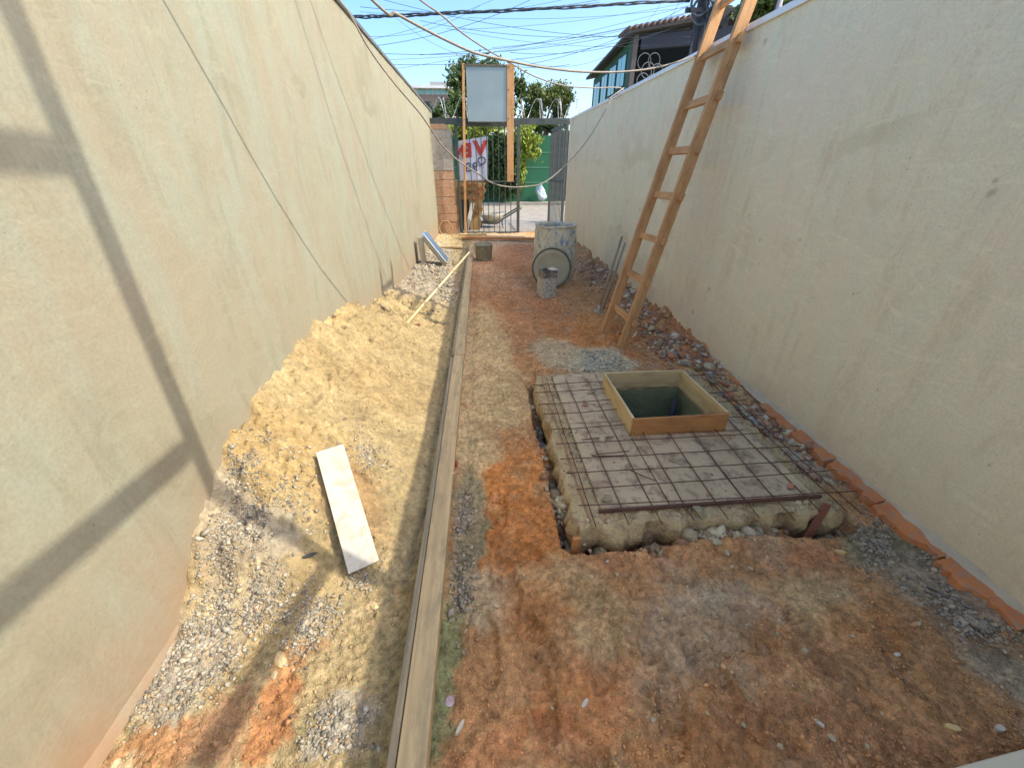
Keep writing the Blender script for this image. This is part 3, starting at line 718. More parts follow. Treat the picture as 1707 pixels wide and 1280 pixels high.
def stone(px, py, r, mt, label, sq=(1, .9, .65), seed=1, cat='stone', name='stone', group=None, z=None):
    P = on_ground(px, py) if z is None else Vector(gz(px, py, z)); P.z += r*sq[2]*.45
    return tag(lump(name, P, r, mt, sq, seed), label, cat, group)
stone(468, 1100, .034, 'sand_lump', 'largest yellowish stone on the gravel near the left wall', seed=3)
stone(458, 1127, .015, 'conc_lump', 'small pale stone just below the largest yellowish stone', seed=4)
stone(625, 1012, .019, 'sand_lump', 'sandy clod on the sand below the white board', seed=5, sq=(1.4, .8, .6))
stone(432, 692, .055, 'brick_lump', 'red clod of brick rubble against the left wall on the sand ridge', seed=6, sq=(1, 1, .8))
stone(505, 737, .028, 'sand_lump', 'brown clod on the sand above the white board', seed=7)
stone(446, 722, .030, 'brick_lump', 'brownish clod below the red clod on the sand', seed=8)
stone(475, 766, .022, 'sand_lump', 'half buried flat stone left of the white board', seed=9, sq=(1.3, .8, .5))
stone(1012, 831, .036, 'dark_lump', 'dark stone spacer under the mesh at the left front of the slab', seed=10, sq=(1.2, .7, .4), z=.092, cat='stone')
stone(1120, 768, .028, 'dark_lump', 'dark stone spacer in the middle of the slab before the box', seed=11, sq=(1.2, .8, .5), z=.092)
stone(1245, 757, .034, 'dark_lump', 'flat dark stone on the right side of the slab', seed=12, sq=(1.5, .7, .3), z=.092)
stone(1165, 855, .036, 'dark_lump', 'dark brick shaped stone on the front rim of the slab', seed=13, sq=(1.3, .8, .6), z=.078)
stone(985, 655, .03, 'dark_lump', 'dark stone at the far left corner of the slab', seed=14, sq=(1.6, .8, .5), z=.092)
stone(940, 638, .05, 'conc_lump', 'greyish heap of concrete at the far left end of the slab', seed=15, sq=(1.6, .8, .5), z=.05)
stone(975, 676, .022, 'brick_lump', 'flat brown chip under the mesh left of the box', seed=16, sq=(1.3, .9, .3), z=.092)
stone(1003, 731, .028, 'conc_lump', 'brown flat chip on the slab in front of the box corner', seed=17, sq=(1.8, .8, .3), z=.092)
stone(1318, 812, .030, 'brick_lump', 'pinkish brick chip on the right front of the slab', seed=18, sq=(1.1, .9, .35), z=.092)
# pieces of debris, each its own thing
def chip(name, px, py, L, W, H, mt, label, cat, rz, rx=0., ry=0., seed=1, dz=.0):
    P = on_ground(px, py); b = MB(); rr = random.Random(seed)
    ring = [(math.cos(a+rr.uniform(-.2, .2))*L/2*rr.uniform(.8, 1), math.sin(a)*W/2*rr.uniform(.8, 1.05)) for a in [k*math.pi/3.5 for k in range(7)]]
    n_ = len(ring); b.add([(x, y, 0) for x, y in ring]+[(x*.9, y*.9, H*rr.uniform(.8, 1.1)) for x, y in ring], [tuple(range(n_-1, -1, -1)), tuple(range(n_, 2*n_))]+[(k, (k+1)%n_, n_+(k+1)%n_, n_+k) for k in range(n_)])
    o = obj(name, b, mt); o.location = P+Vector((0, 0, dz)); o.rotation_euler = (rx, ry, rz); return tag(o, label, cat)
chip('shard', 767, 1213, .055, .016, .008, 'white', 'white shard lying near the dark soil at the foot of the plank', 'shard', 1.0, ry=.15, seed=2)
chip('shard', 975, 1172, .042, .015, .008, 'white', 'pale chip with a notch on the brown soil in the lower middle', 'shard', .7, seed=3)
chip('shard', 1587, 1213, .055, .02, .008, 'yel', 'yellow shard on the dark soil in the lower right', 'shard', -.3, seed=4)
chip('shard', 1665, 1215, .035, .02, .012, 'white', 'pinkish chip right of the yellow shard', 'shard', .1, seed=5)
chip('shard', 1398, 921, .055, .02, .012, 'yel', 'cream flake on the soil in front of the leaning red board', 'shard', -.3, seed=6)
chip('shard', 1365, 1205, .035, .012, .007, 'white', 'narrow white sliver left of the yellow shard', 'shard', -1.0, seed=7)
chip('shard', 1012, 936, .022, .012, .005, 'white', 'tiny white scrap below the orange stake', 'shard', .2, seed=8)
chip('shard', 1494, 1092, .03, .016, .009, 'white', 'pale chip in the middle of the lower right soil', 'shard', .2, seed=9)
chip('shard', 1340, 1086, .024, .02, .012, 'conc_lump', 'round beige pebble at the end of the arc shaped print', 'pebble', .2, seed=10)
chip('shard', 516, 929, .075, .016, .006, 'dark', 'black splinter standing on the gravel left of the white board', 'shard', .35, rx=.2, seed=11, dz=.012)
chip('paper_scrap', 904, 747, .10, .05, .02, 'paper', 'crumpled brown scrap at the left edge of the slab', 'scrap', -.4, .35, .3, seed=12, dz=.01)
chip('plastic_scrap', 758, 776, .05, .035, .03, 'red', 'crumpled red plastic scrap beside the plank', 'scrap', -1.0, seed=13, dz=.005)
# purple white disc half buried
P = on_ground(750, 1170); cdisc = MB().tube([(0,0,-.004),(0,0,0),(0,0,.004)], [.014,.016,.014], 20)
o = obj('bottle_cap', cdisc, mat('cap_purple', (.30, .15, .17), (.55, .48, .48), 18, .4)); o.location = P+Vector((0, 0, .008)); o.rotation_euler = (.5, .35, 0)
tag(o, 'purple and white disc half buried beside the plank in the lower middle', 'cap')
# stakes
def stake(name, base, top, wd, th, mt, label, up=(0, 0, 1)):
    o = beam(name, base, top, wd, th, mt, None, up, .002, .001); return tag(o, label, 'stake')
P = Vector(gz(959, 912, .0)); stake('stake', (P.x, P.y+.01, -.10), (P.x+.002, P.y+.0, .062), .036, .016, 'plyred', 'short brown wooden stake at the front left corner of the slab', (0, 1, 0))
P = on_ground(757, 810); stake('stake', (P.x-.004, P.y, -.04), (P.x, P.y+.012, .075), .020, .014, 'ply', 'pale wooden peg beside the red scrap at the plank', (0, 1, 0))
P = Vector(gz(1350, 893, -.05)); stake('board_offcut', (P.x-.02, P.y-.01, -.08), (P.x+.065, P.y+.05, .105), .045, .012, 'rust', 'reddish board offcut leaning in the trench at the front right of the slab', (0, 1, 0))
P = Vector(gz(938, 850, -.03)); stake('brown_stick', (P.x-.01, P.y-.02, -.08), (P.x+.02, P.y+.06, .06), .02, .012, 'plyred', 'thin brown stick standing in the trench left of the slab', (0, 1, 0))
# cream board in the lower right corner
P = gz(1600, 1276, .06); Q = gz(1707, 1247, .06)
u = (Vector(Q)-Vector(P)).normalized(); v_ = Vector((u.y, -u.x, 0))
b = MB(); a0 = Vector(P)-u*.25; a1 = Vector(Q)+u*.15
pp = [a0, a1, a1+v_*.5, a0+v_*.5]
b.add([tuple(q+Vector((0, 0, -.02))) for q in pp]+[tuple(q) for q in pp], [(3,2,1,0),(4,5,6,7),(0,1,5,4),(1,2,6,5),(2,3,7,6),(3,0,4,7)])
tag(obj('cream_panel', b, mat('cream_board', (.72, .63, .42), (.66, .57, .38), 4, .8, 0, .4, 60, .003), bev=.004), 'cream flat panel poking into the lower right corner', 'panel')
# ------------------------------------------------------------------ white board on the sand
def zat(px, py): 
    P = on_ground(px, py); return P
w0 = zat(528, 768)+Vector((0, 0, .045)); w1 = zat(577, 752)+Vector((0, 0, .045)); w2 = zat(630, 936)+Vector((0, 0, .02)); w3 = zat(586, 966)+Vector((0, 0, .02))
# refine to rectangle: axis and width
mid0 = (w0+w1)/2; mid1 = (w3+w2)/2
lift = 0
for k in range(21):
    for sx in (-.06, 0, .06):
        q = mid1.lerp(mid0, k/20)+Vector((sx, 0, 0)); lift = max(lift, surf(q.x, q.y)+.009-q.z)
vw = (cO-np.array(mid0)); vw = Vector(vw/vw[2])     # raise towards the eye so the outline stays
mid0 = mid0+vw*lift; mid1 = mid1+vw*max(0, surf(mid1.x, mid1.y)+.012-mid1.z)
wb = beam('white_board', mid1, mid0, .125, .015, 'whiteb', None, (0, 0, 1), .002)
tag(wb, 'smooth white board lying tilted on the sand heap', 'board')
# ------------------------------------------------------------------ ladder
ld = thing('ladder', (1.33, 3.45, .02), 'home-made pine ladder leaning on the right wall', 'ladder')
top_n = Vector((1.925, 3.50, ZRT(3)+.05)); ft_n = Vector((1.295, 3.25, -.01)); 
top_f = Vector((1.935, 4.00, ZRT(3)+.04)); ft_f = Vector((1.26, 3.67, -.01))
ex = 1.62
n1 = ft_n+(top_n-ft_n)*ex; f1 = ft_f+(top_f-ft_f)*ex
upv = Vector((-1, 0, .27))
beam('rail', ft_n, n1, .040, .085, 'ladder', ld, upv, .003)
beam('rail', ft_f, f1, .040, .085, 'ladder', ld, upv, .003)
for k in range(11):
    t = .115+k*.1405
    a = ft_n+(top_n-ft_n)*t; b_ = ft_f+(top_f-ft_f)*t; d = (b_-a).normalized()
    off = Vector((-.0, 0, 0))
    beam('rung', a-d*random.uniform(.045, .075)+Vector((.012, 0, random.uniform(-.006, .006))), b_+d*random.uniform(.025, .045)+Vector((.012, 0, random.uniform(-.006, .006))), .030, .055, 'ladder', ld, (top_n-ft_n), .002, .001)
for k in range(11):
    t = .115+k*.1405
    for P_, q_ in ((ft_n+(top_n-ft_n)*t, 1), (ft_f+(top_f-ft_f)*t, 1)):
        for dz in (-.012, .014):
            c_n = P_+Vector((-.026, -.0, dz-.01)); rod('nail', c_n+Vector((0, -.024, 0)), c_n+Vector((0, -.010, 0)), .0035, 'steel', ld, 6)
# ------------------------------------------------------------------ hoe by the ladder
hf = on_ground(997, 520)
ho = thing('hoe', hf, 'old hoe with grey handle leaning on the right wall behind the ladder', 'hoe')
ht = Vector(gy(1037, 395, hf.y+.35))
rod('handle', hf+Vector((0, 0, .03)), ht, .017, 'oldhandle', ho, 8, .014)
b = MB(); 
for k in range(7):
    a = -.6+k*.2; b.v += [(hf.x+math.sin(a)*.11, hf.y-.04+.03*abs(a), hf.z+.045-.05*a*a), (hf.x+math.sin(a)*.12, hf.y-.055+.03*abs(a), hf.z-.01)]
b.f = [(2*k, 2*k+1, 2*k+3, 2*k+2) for k in range(6)]
o = obj('blade', b, 'galvside', ho); sm = o.modifiers.new('s', 'SOLIDIFY'); sm.thickness = .006
rod('socket', hf+Vector((0, -.03, .02)), hf+Vector((.01, .02, .07)), .022, 'galvside', ho)
hf2 = hf+Vector((.10, .12, 0)); b2 = rod('stick', hf2, Vector(gy(1042, 405, hf.y+.5)), .012, 'oldhandle'); tag(b2, 'thin wooden stick leaning beside the hoe behind the ladder', 'stick')
# ------------------------------------------------------------------ hoe on the sand
e1 = Vector(gz(782, 421, .32)); b0 = on_ground(682, 538)
hs = thing('sand_hoe', b0, 'long pale handled hoe stuck in the sand heap, its end over the plank', 'hoe')
rod('handle', b0+Vector((-.02, -.02, .0)), e1, .016, 'pole_wood', hs, 8, .014)
bb = MB().box((-.09, -.05, -.10), (.09, -.044, -.01)); o = obj('blade', bb, 'rust', hs, mw=Matrix.Translation(b0+Vector((0, 0, .0)))@Matrix.Rotation(.5, 4, 'Z'))
# ------------------------------------------------------------------ drum, lid, tins, bucket
dc = Vector((1.115, 5.84, -.0))
dr = thing('drum', dc, 'tall paint splashed blue and cream drum near the right wall', 'drum')
R0, HD = .285, .80
prof = [(R0-.01, 0), (R0, .01), (R0-.004, .03)]
for k in range(1, 24):
    z = .03+k*(HD-.06)/24; bu = .012*(math.exp(-((z-HD*.36)/.016)**2)+math.exp(-((z-HD*.68)/.016)**2)); prof.append((R0+.012*math.sin(z/HD*math.pi)+bu, z))
prof += [(R0-.002, HD-.03), (R0+.010, HD-.02), (R0+.012, HD-.004), (R0+.004, HD), (R0-.010, HD-.004), (R0-.012, HD-.05), (R0-.012, .05), (0.001, .05)]
b = MB().lathe(prof, 40); dn = [.022*math.exp(-((math.atan2(y, x)+1.9)/.25)**2-((z-.55)/.10)**2)+.018*math.exp(-((math.atan2(y, x)+1.1)/.2)**2-((z-.30)/.12)**2)+.004*math.sin(9*math.atan2(y, x)+z*13) for x, y, z in b.v]
b.v = [(x*(1-d_*3)+.008*math.sin(3*math.atan2(y, x)+z*5), y*(1-d_*3), z-.012*max(0, math.sin(math.atan2(y, x)*2))*(z > HD-.04)) for (x, y, z), d_ in zip(b.v, dn)]
obj('shell', b, 'drum', dr, True, mw=Matrix.Translation(dc+Vector((0, 0, surf(dc.x, dc.y)-.01))))
obj('contents', MB().lathe([(.001, 0), (R0-.014, 0)], 30), 'greenw' if 0 else 'water', dr, mw=Matrix.Translation(dc+Vector((0, 0, HD-.14))))
lc = Vector((1.005, 5.43, .25)); nrm = Vector((-.10, -.95, .22)).normalized()
liz = thing('round_cover', (lc.x, lc.y, 0), 'round rusty rimmed lid leaning on the front of the drum', 'lid')
mm = nrm.to_track_quat('Z', 'Y').to_matrix().to_4x4(); mm.translation = Vector((lc.x, lc.y, .262))
obj('disc', MB().lathe([(.001, .0), (.10, .001), (.19, .003), (.2, .008), (.245, .008), (.25, .004), (.255, .0)], 44), 'lid', liz, True, mw=mm)
b = MB(); tor = [(Vector((math.cos(a)*.262, math.sin(a)*.262, .004))) for a in [k*2*math.pi/44 for k in range(45)]]
obj('rim', b.tube(tor, .010, 7, False), 'lidrim', liz, True, mw=mm)
# tall tin in front of the lid
tc = on_ground(911, 492); tn = thing('paint_tin', tc, 'tall square tin crusted with cement, torn open at the top, before the lid', 'tin')
mm = Matrix.Translation(tc)@Matrix.Rotation(.28, 4, 'Z')
def prism(w_, z0, z1, taper=0, jag=0, n=6):
    vs = []; rr = random.Random(5); ring = []
    for s_ in range(4):
        c = [(-1,-1),(1,-1),(1,1),(-1,1)]; a, b_ = c[s_], c[(s_+1) % 4]
        for k in range(n): t = k/n; ring.append((a[0]+(b_[0]-a[0])*t, a[1]+(b_[1]-a[1])*t))
    h = w_/2; L = len(ring)
    jg = [rr.uniform(-jag, jag) for _ in ring]
    lv = [(0, z0), (0, z0+(z1-z0)*.5), (taper, z1)]
    for q, (tp, z) in enumerate(lv):
        for k, (x, y) in enumerate(ring):
            cr_ = .93 if abs(x) == 1 and abs(y) == 1 else 1
            vs.append((x*h*cr_*(1+tp)+rr.uniform(-.0015, .0015), y*h*cr_*(1+tp)+rr.uniform(-.0015, .0015), z+(jg[k] if q == 2 else 0)))
    fs = [(i*L+k, i*L+(k+1)%L, (i+1)*L+(k+1)%L, (i+1)*L+k) for i in range(2) for k in range(L)]
    return MB().add(vs, fs)
o = obj('body', prism(.205, -.01, .245, 0, .006), 'cement', tn, mw=mm)
o = obj('neck', prism(.198, .243, .335, .03, .014), 'tinblack', tn, mw=mm); s_ = o.modifiers.new('s', 'SOLIDIFY'); s_.thickness = .004
obj('fill', MB().box((-.09, -.09, .2), (.09, .09, .22)), 'dark', tn, mw=mm)
ap = MB().add([(.03, -.07, .335), (.115, -.09, .345), (.10, .05, .35), (.02, .06, .338)], [(0,1,2,3)])
o = obj('bent_flap', ap, 'white', tn, mw=mm); s_ = o.modifiers.new('s', 'SOLIDIFY'); s_.thickness = .004
# small bucket
bc = on_ground(807, 434); bk = thing('bucket', bc, 'small grey cement bucket standing at the far end of the plank', 'bucket')
mm = Matrix.Translation(bc)
obj('shell', MB().lathe([(.001, 0), (.135, 0), (.145, .02), (.162, .27), (.170, .275), (.166, .285), (.157, .28), (.14, .06), (.001, .06)], 30), mat('bucket_grey', (.30, .29, .2), (.2, .2, .14), 7, .8, 0, .5, 40, .004, dirt=(.4, .38, .28)), bk, True, mw=mm)
obj('contents', MB().lathe([(.001, .0), (.15, .0)], 24), 'cement', bk, mw=mm@Matrix.Translation((0, 0, .22)))
hd = [Vector((math.cos(a)*.165, math.sin(a)*.10-.0, .27+.03*math.sin(a))) for a in [math.pi*k/12 for k in range(13)]]
obj('handle', MB().tube(hd, .004, 6), 'rebar', bk, True, mw=mm)
# ------------------------------------------------------------------ bent sheet gutter by the left wall
g0 = Vector(gz(744, 441, .05)); g1 = Vector(gx(708, 395, XL(7.4)+.10)); 
g1 = Vector(gy(706, 394, g0.y+.10)); gt = thing('metal_gutter', (g1.x, g1.y, 0), 'bent galvanised gutter piece propped against the left wall on gravel', 'gutter')
mm, L = frame(g0, g1, (0, 0, 1)); W = .13
W = .20
def gp(a, dy, dz): return a+Vector((0, dy, dz))
beam('top_sheet', gp(g0, .06, .05), gp(g1, .06, .05), .27, .006, 'galv', gt)
beam('side_flange', gp(g0, -.075, .005), gp(g1, -.075, .005), .006, .085, 'galvside', gt)
for dy in (-.076, .20): beam('folded_lip', gp(g0, dy, .058), gp(g1, dy, .058), .010, .014, 'bwhite', gt)
gl = g1+Vector((-.05, -.05, -.02)); beam('leg', gl, Vector((gl.x+.02, gl.y, surf(gl.x, gl.y)-.02)), .09, .05, 'galvside', gt, (0, 1, 0))
# twigs / rope on the sand
def twig(px, py, L, ang, tilt, label, mt='oldhandle', r=.006, seed=1):
    P = on_ground(px, py); rr = random.Random(seed); d = Vector((math.cos(ang)*math.cos(tilt), math.sin(ang)*math.cos(tilt), math.sin(tilt)))
    pts = [P+d*L*k/4+Vector((rr.gauss(0, .006),)*3) for k in range(5)]; pts[0] -= d*.03
    return tag(obj('stick', MB().tube(pts, [r, r, r*.9, r*.7, r*.4], 6), mt, None, True), label, 'stick')
twig(617, 512, .17, 2.6, .5, 'dark twig standing in the sand crest by the left wall', seed=3, r=.011)
twig(645, 516, .14, 2.4, .3, 'short dark twig right of the twig on the sand crest', seed=4, r=.010)
pts = [on_ground(a, b_)+Vector((0, 0, .006)) for a, b_ in ((662, 477), (680, 472), (700, 474), (718, 468), (738, 462))]
tag(obj('rope', MB().tube(spline(pts, 5), .005, 6), 'oldhandle', None, True), 'thin brown rope lying across the sand near the gutter', 'rope')
pts = [on_ground(a, b_)+Vector((0, 0, .005)) for a, b_ in ((1508, 960), (1540, 975), (1575, 992), (1617, 1015))]
tag(obj('stick', MB().tube(spline(pts, 4), .0045, 6), 'paper', None, True), 'thin grey stick on the dark gravel by the right wall bricks', 'stick')

# ------------------------------------------------------------------ gate area
GY = 10.8
def G(px, py, dy=0.): return Vector(gy(px, py, GY+dy))
# brick pillar
pl0 = G(722, 392).x-.12; pl1 = G(765, 390).x-.02; ptop = G(740, 206).z; pmid = G(740, 285).z; pzb = -.12
pil = thing('brick_pillar', ((pl0+pl1)/2, GY+.1, 0), 'brick gate pillar at the end of the left wall, plastered above and bare orange brick below', 'pillar')
obj('pillar_core', MB().box((pl0+.012, GY+.02, pzb), (pl1-.012, GY+.23, ptop-.13)), 'mortar', pil)
b = MB().box((pl0, GY-.005, pmid), (pl1-.01, GY+.25, ptop-.12)); obj('cement_face', b, mat('cement_face', (.40, .36, .30), (.31, .28, .24), 4, .9, 0, .6, 30, .01, dirt=(.25, .21, .17)), pil, bev=.01)
bh = (pmid-pzb)/8; wd = pl1-pl0
for r in range(8):
    cut = [0, .55 if r % 2 else .42, 1] if r != 4 else [0, .3, 1]
    for c in range(2):
        xa = pl0+wd*cut[c]+.004; xb = pl0+wd*cut[c+1]-.004; d_ = random.uniform(-.006, .006)
        obj('brick', MB().box((xa, GY+d_, pzb+r*bh+.005), (xb, GY+.24, pzb+(r+1)*bh-.005)), 'brickb', pil, bev=.006)
for k in range(2):
    beam('top_brick', (pl0+.02+k*.01, GY+.11, ptop-.09+k*.055), (pl1-.10-k*.05, GY+.11, ptop-.085+k*.05), .2, .05, 'brickb', pil)
# ring leaning on pillar
rc = G(743, 381, -.12); b = MB().tube([Vector((rc.x+math.cos(a)*.16, rc.y+.02+math.sin(a)*.03, rc.z+math.sin(a)*.17)) for a in [k*2*math.pi/30 for k in range(31)]], .017, 6, False)
tag(obj('hoop', b, 'ochre', None, True), 'round olive hoop leaning against the foot of the brick pillar', 'hoop')
# gate frame beam and post
gt = thing('gate', (G(765, 390).x, GY, 0), 'dark metal bar gate leaf, closed, next to the brick pillar', 'gate')
zt = G(800, 209).z; zb = G(800, 389).z; xl = G(765, 300).x; xr_ = G(864, 300).x; zm = G(800, 303).z
def gb_(name, a, b_, w_=.04, d=.04, mt='gate', par=gt): return beam(name, a, b_, w_, d, mt, par, (0, 0, 1) if abs(Vector(a).z-Vector(b_).z) < .1 else (0, 1, 0), .002)
gb_('frame_rail', (xl, GY, zb), (xr_, GY, zb), .05, .07); gb_('frame_rail', (xl, GY, zt), (xr_, GY, zt), .05, .06); gb_('middle_rail', (xl+.03, GY, zm), (xr_-.03, GY, zm), .03, .035)
gb_('frame_stile', (xl, GY, zb-.03), (xl, GY, zt), .05, .05); gb_('frame_stile', (xr_, GY, zb-.035), (xr_, GY, zt+.03), .07, .07)
for px in (775.3, 785.7, 795.4, 804, 813, 822.6, 832, 842, 851.6):
    x = G(px, 300).x; gb_('bar', (x, GY, zb), (x, GY, zt), .018, .018)
hb = thing('gate_header', (0, GY+.1, 0), 'dark steel beam spanning over the gate between the two walls', 'beam')
za = G(740, 202).z; beam('beam', (G(716, 202).x-.1, GY+.12, za), (G(952, 208).x+.1, GY+.12, za+.02), .12, .12, 'gate', hb)
x = G(764, 300).x; beam('post', (x, GY+.12, -.05), (x, GY+.12, za-.06), .06, .06, 'gate', hb, (0, 1, 0))
# open leaf
og = thing('open_gate_leaf', (2.05, GY, 0), 'dark metal bar gate leaf standing open beyond the right wall', 'gate')
h0 = G(946, 210, 0); xA, xB = h0.x, h0.x-.02; y0_, y1_ = GY+.02, GY+1.75
zt2 = zt+.02; xB = G(921, 207, 1.75).x
for z in (zb, zt2, zm): beam('frame_rail', (xA, y0_, z), (xB, y1_, z), .045, .06, 'gate', og)
for k in range(12):
    t = k/11; w_ = .06 if k in (0, 11) else .02
    beam('bar', (xA+(xB-xA)*t, y0_+(y1_-y0_)*t, zb), (xA+(xB-xA)*t, y0_+(y1_-y0_)*t, zt2), w_, w_, 'gate', og, (0, 1, 0))
# sign board standing against gate
sb = thing('sheet_board', (.35, GY-.15, 0), 'dull metal sheet nailed on two wooden posts rising over the gate', 'board')
SY = GY-.16
def S(px, py): return Vector(gy(px, py, SY))
a = S(776, 107); c = S(849, 205)
obj('sheet', MB().box((a.x, SY-.006, c.z), (c.x+.02, SY+.002, a.z)), 'sheet', sb)
beam('top_edge', (a.x-.03, SY-.015, a.z-.02), (c.x+.04, SY-.015, a.z-.02), .02, .035, 'lidrim', sb); beam('bottom_edge', (a.x, SY-.015, c.z+.01), (c.x, SY-.015, c.z+.01), .018, .02, 'lidrim', sb)
beam('wooden_post', (S(776, 391).x, SY, S(776, 391).z), (S(772, 106).x, SY, S(772, 106).z), .055, .04, 'ladder', sb, (0, 1, 0))
beam('wooden_post', (S(850.5, 303).x, SY-.01, S(851, 303).z), (S(851, 107).x, SY-.01, a.z+.01),   .155, .035, 'ladder', sb, (0, 1, 0))
for px, py in ((776, 112), (776, 150), (776, 198), (848, 112), (848, 150), (848, 198)):
    p = S(px, py); rod('nail', (p.x, SY-.04, p.z), (p.x, SY-.026, p.z), .012, 'lidrim', sb, 8)
# banner on the street side of the gate
BY = GY+.06
def B_(px, py): return Vector(gy(px, py, BY))
q = [B_(764, 235), B_(813, 227.5), B_(813.5, 300), B_(765, 300)]
bn = thing('banner', ((q[0].x+q[1].x)/2, BY, q[2].z), 'white banner with red letters seen from behind through the gate bars', 'banner')
nx, nz = 14, 10; vs = []
for j in range(nz+1):
    for i in range(nx+1):
        u, v_ = i/nx, j/nz; p = (q[0]*(1-u)+q[1]*u)*(1-v_)+(q[3]*(1-u)+q[2]*u)*v_
        vs.append((p.x, p.y+.012*math.sin(u*9+v_*2), p.z))
obj('cloth', MB().add(vs, [(j*(nx+1)+i, j*(nx+1)+i+1, (j+1)*(nx+1)+i+1, (j+1)*(nx+1)+i) for j in range(nz) for i in range(nx)]), 'banner', bn, True)
def letters(name, txt, px, py, hpx, mt, boldx=1.25, off=.0, par=bn):
    cu = bpy.data.curves.new(name, 'FONT'); cu.body = txt; cu.size = 1; cu.align_x = 'CENTER'; cu.align_y = 'CENTER'; cu.offset = off; cu.extrude = .003
    tmp = bpy.data.objects.new('tmp', cu); C.objects.link(tmp); dg = bpy.context.evaluated_depsgraph_get()
    me_ = bpy.data.meshes.new_from_object(tmp.evaluated_get(dg)); bpy.data.objects.remove(tmp); me_.name = name
    me_.materials.clear(); me_.materials.append(M[mt])
    P = B_(px, py); h = abs(B_(px, py-hpx/2).z-B_(px, py+hpx/2).z)/.72
    for v in me_.vertices: v.co = Vector((-v.co.x*h*boldx, -.022-v.co.z, v.co.y*h))
    return link(name, me_, par, Matrix.Translation((P.x, P.y, P.z)))
letters('lettering', 'V', 801, 248.5, 23, 'bred', 1.25, .05); letters('lettering', 'E', 779.5, 252, 22, 'bred', 1.1, .05); letters('lettering', 'N', 766.5, 254, 20, 'bred', .8, .05)
letters('lettering', '8', 781, 280, 16, 'bblue', 1.1); letters('lettering', '9', 792, 279, 15, 'bblue', 1.1); letters('lettering', 'Q', 803, 269, 14, 'bblue', 1.1)
# ochre broken brick pier beyond the gate
OY = GY+.55
def O_(px, py): return Vector(gy(px, py, OY))
op = thing('broken_pier', (O_(785, 370).x, OY, 0), 'broken ochre rendered brick pier behind the gate, with exposed red bricks', 'pier')
out = [(757, 301), (806, 301), (810, 306), (807, 312), (811, 318), (806, 325), (808, 331), (803, 338), (805, 350), (801, 362), (803, 374), (798, 386), (757, 386)]
n_ = len(out); vs = [tuple(O_(*p)) for p in out]; vs += [(x, y+.25, z) for x, y, z in vs]
obj('render', MB().add(vs, [tuple(range(n_)), tuple(range(2*n_-1, n_-1, -1))]+[(k, n_+k, n_+(k+1) % n_, (k+1) % n_) for k in range(n_)]), 'ochre', op)
for (px, py, mt) in ((770, 322, 'rust'), (778, 329, 'brickb'), (792, 331, 'brick'), (800, 345, 'brickb'), (795, 355, 'rust'), (783, 307, 'brick'), (794, 306, 'brickb'), (802, 313, 'brick'), (797, 320, 'brick'), (786, 320, 'rust'), (774, 312, 'brickb'), (803, 326, 'brick')):
    p = O_(px, py); obj('brick', MB().box((p.x-.06, p.y-.03, p.z-.03), (p.x+.06, p.y+.02, p.z+.03)), mt, op, bev=.004)
p = O_(776, 345); obj('recess_shade_box', MB().box((p.x-.14, p.y-.012, -.1), (p.x+.10, p.y+.2, O_(770, 333).z)), 'dark', op)  # solid near-black box, shade of the recess painted rather than hollowed
o = beam('white_plank', O_(777, 388)+Vector((0, -.3, 0)), O_(788, 338)+Vector((0, -.05, 0)), .10, .02, 'whiteb', None, (0, 1, 0)); tag(o, 'white narrow board leaning on the broken pier behind the gate', 'board')
# wheelbarrow beyond the gate
WY = GY+1.1
def W_(px, py): return Vector(gy(px, py, WY))
wbp = W_(820, 372); wbw = thing('wheelbarrow', (wbp.x, WY, 0), 'grey wheelbarrow with a dark raised handle behind the gate', 'wheelbarrow')
b = MB(); rim = []; bot = []
for k in range(16):
    a = k*2*math.pi/16; rim.append((wbp.x+.02+.36*math.cos(a), WY+.28*math.sin(a), .34+.03*math.cos(a))); bot.append((wbp.x+.02+.20*math.cos(a), WY+.16*math.sin(a), .10))
b.add(rim+bot, [(k, (k+1) % 16, 16+(k+1) % 16, 16+k) for k in range(16)]+[tuple(range(16, 32))]); o = obj('tray', b, 'galvside', wbw, True); s_ = o.modifiers.new('s', 'SOLIDIFY'); s_.thickness = .006
for dy in (-.22, .22):
    obj('handle', MB().tube(spline([(wbp.x-.45, WY+dy*.3, .12), (wbp.x+.1, WY+dy, .10), (W_(838, 366).x, WY+dy, .22), (W_(868, 353).x, WY+dy, .50)], 6), .022, 8), 'gate', wbw, True)
    obj('leg', MB().tube([(wbp.x+.28, WY+dy, .16), (wbp.x+.30, WY+dy, 0), (wbp.x+.32, WY+dy, -.02)], .012, 6), 'gate', wbw)
wm = Matrix.Translation((wbp.x-.38, WY, .06))@Matrix.Rotation(math.pi/2, 4, 'X')
wh = obj('wheel', MB().lathe([(.02, -.02), (.08, -.02), (.105, -.03), (.11, 0), (.105, .03), (.08, .02), (.02, .02)], 22), 'dark', wbw, True, mw=wm)
# boards on the ground before the gate
for (a, b_, w_, mt, lb, nm) in (((770, 396, .03), (905, 399, .04), .12, 'plyred', 'long reddish board lying before the gate as a threshold', 'threshold_board'),
        ((766, 391, .07), (812, 391, .07), .09, 'ply', 'short pale board lying on the threshold near the pillar', 'offcut_board'),
        ((733, 412, .03), (771, 412, .03), .12, 'plank', 'short pale board on gravel between the gutter and the bucket', 'offcut_board')):
    o = beam(nm, gz(*a), gz(*b_), w_, .04, mt, None, (0, 0, 1), .003, .003); tag(o, lb, 'board')
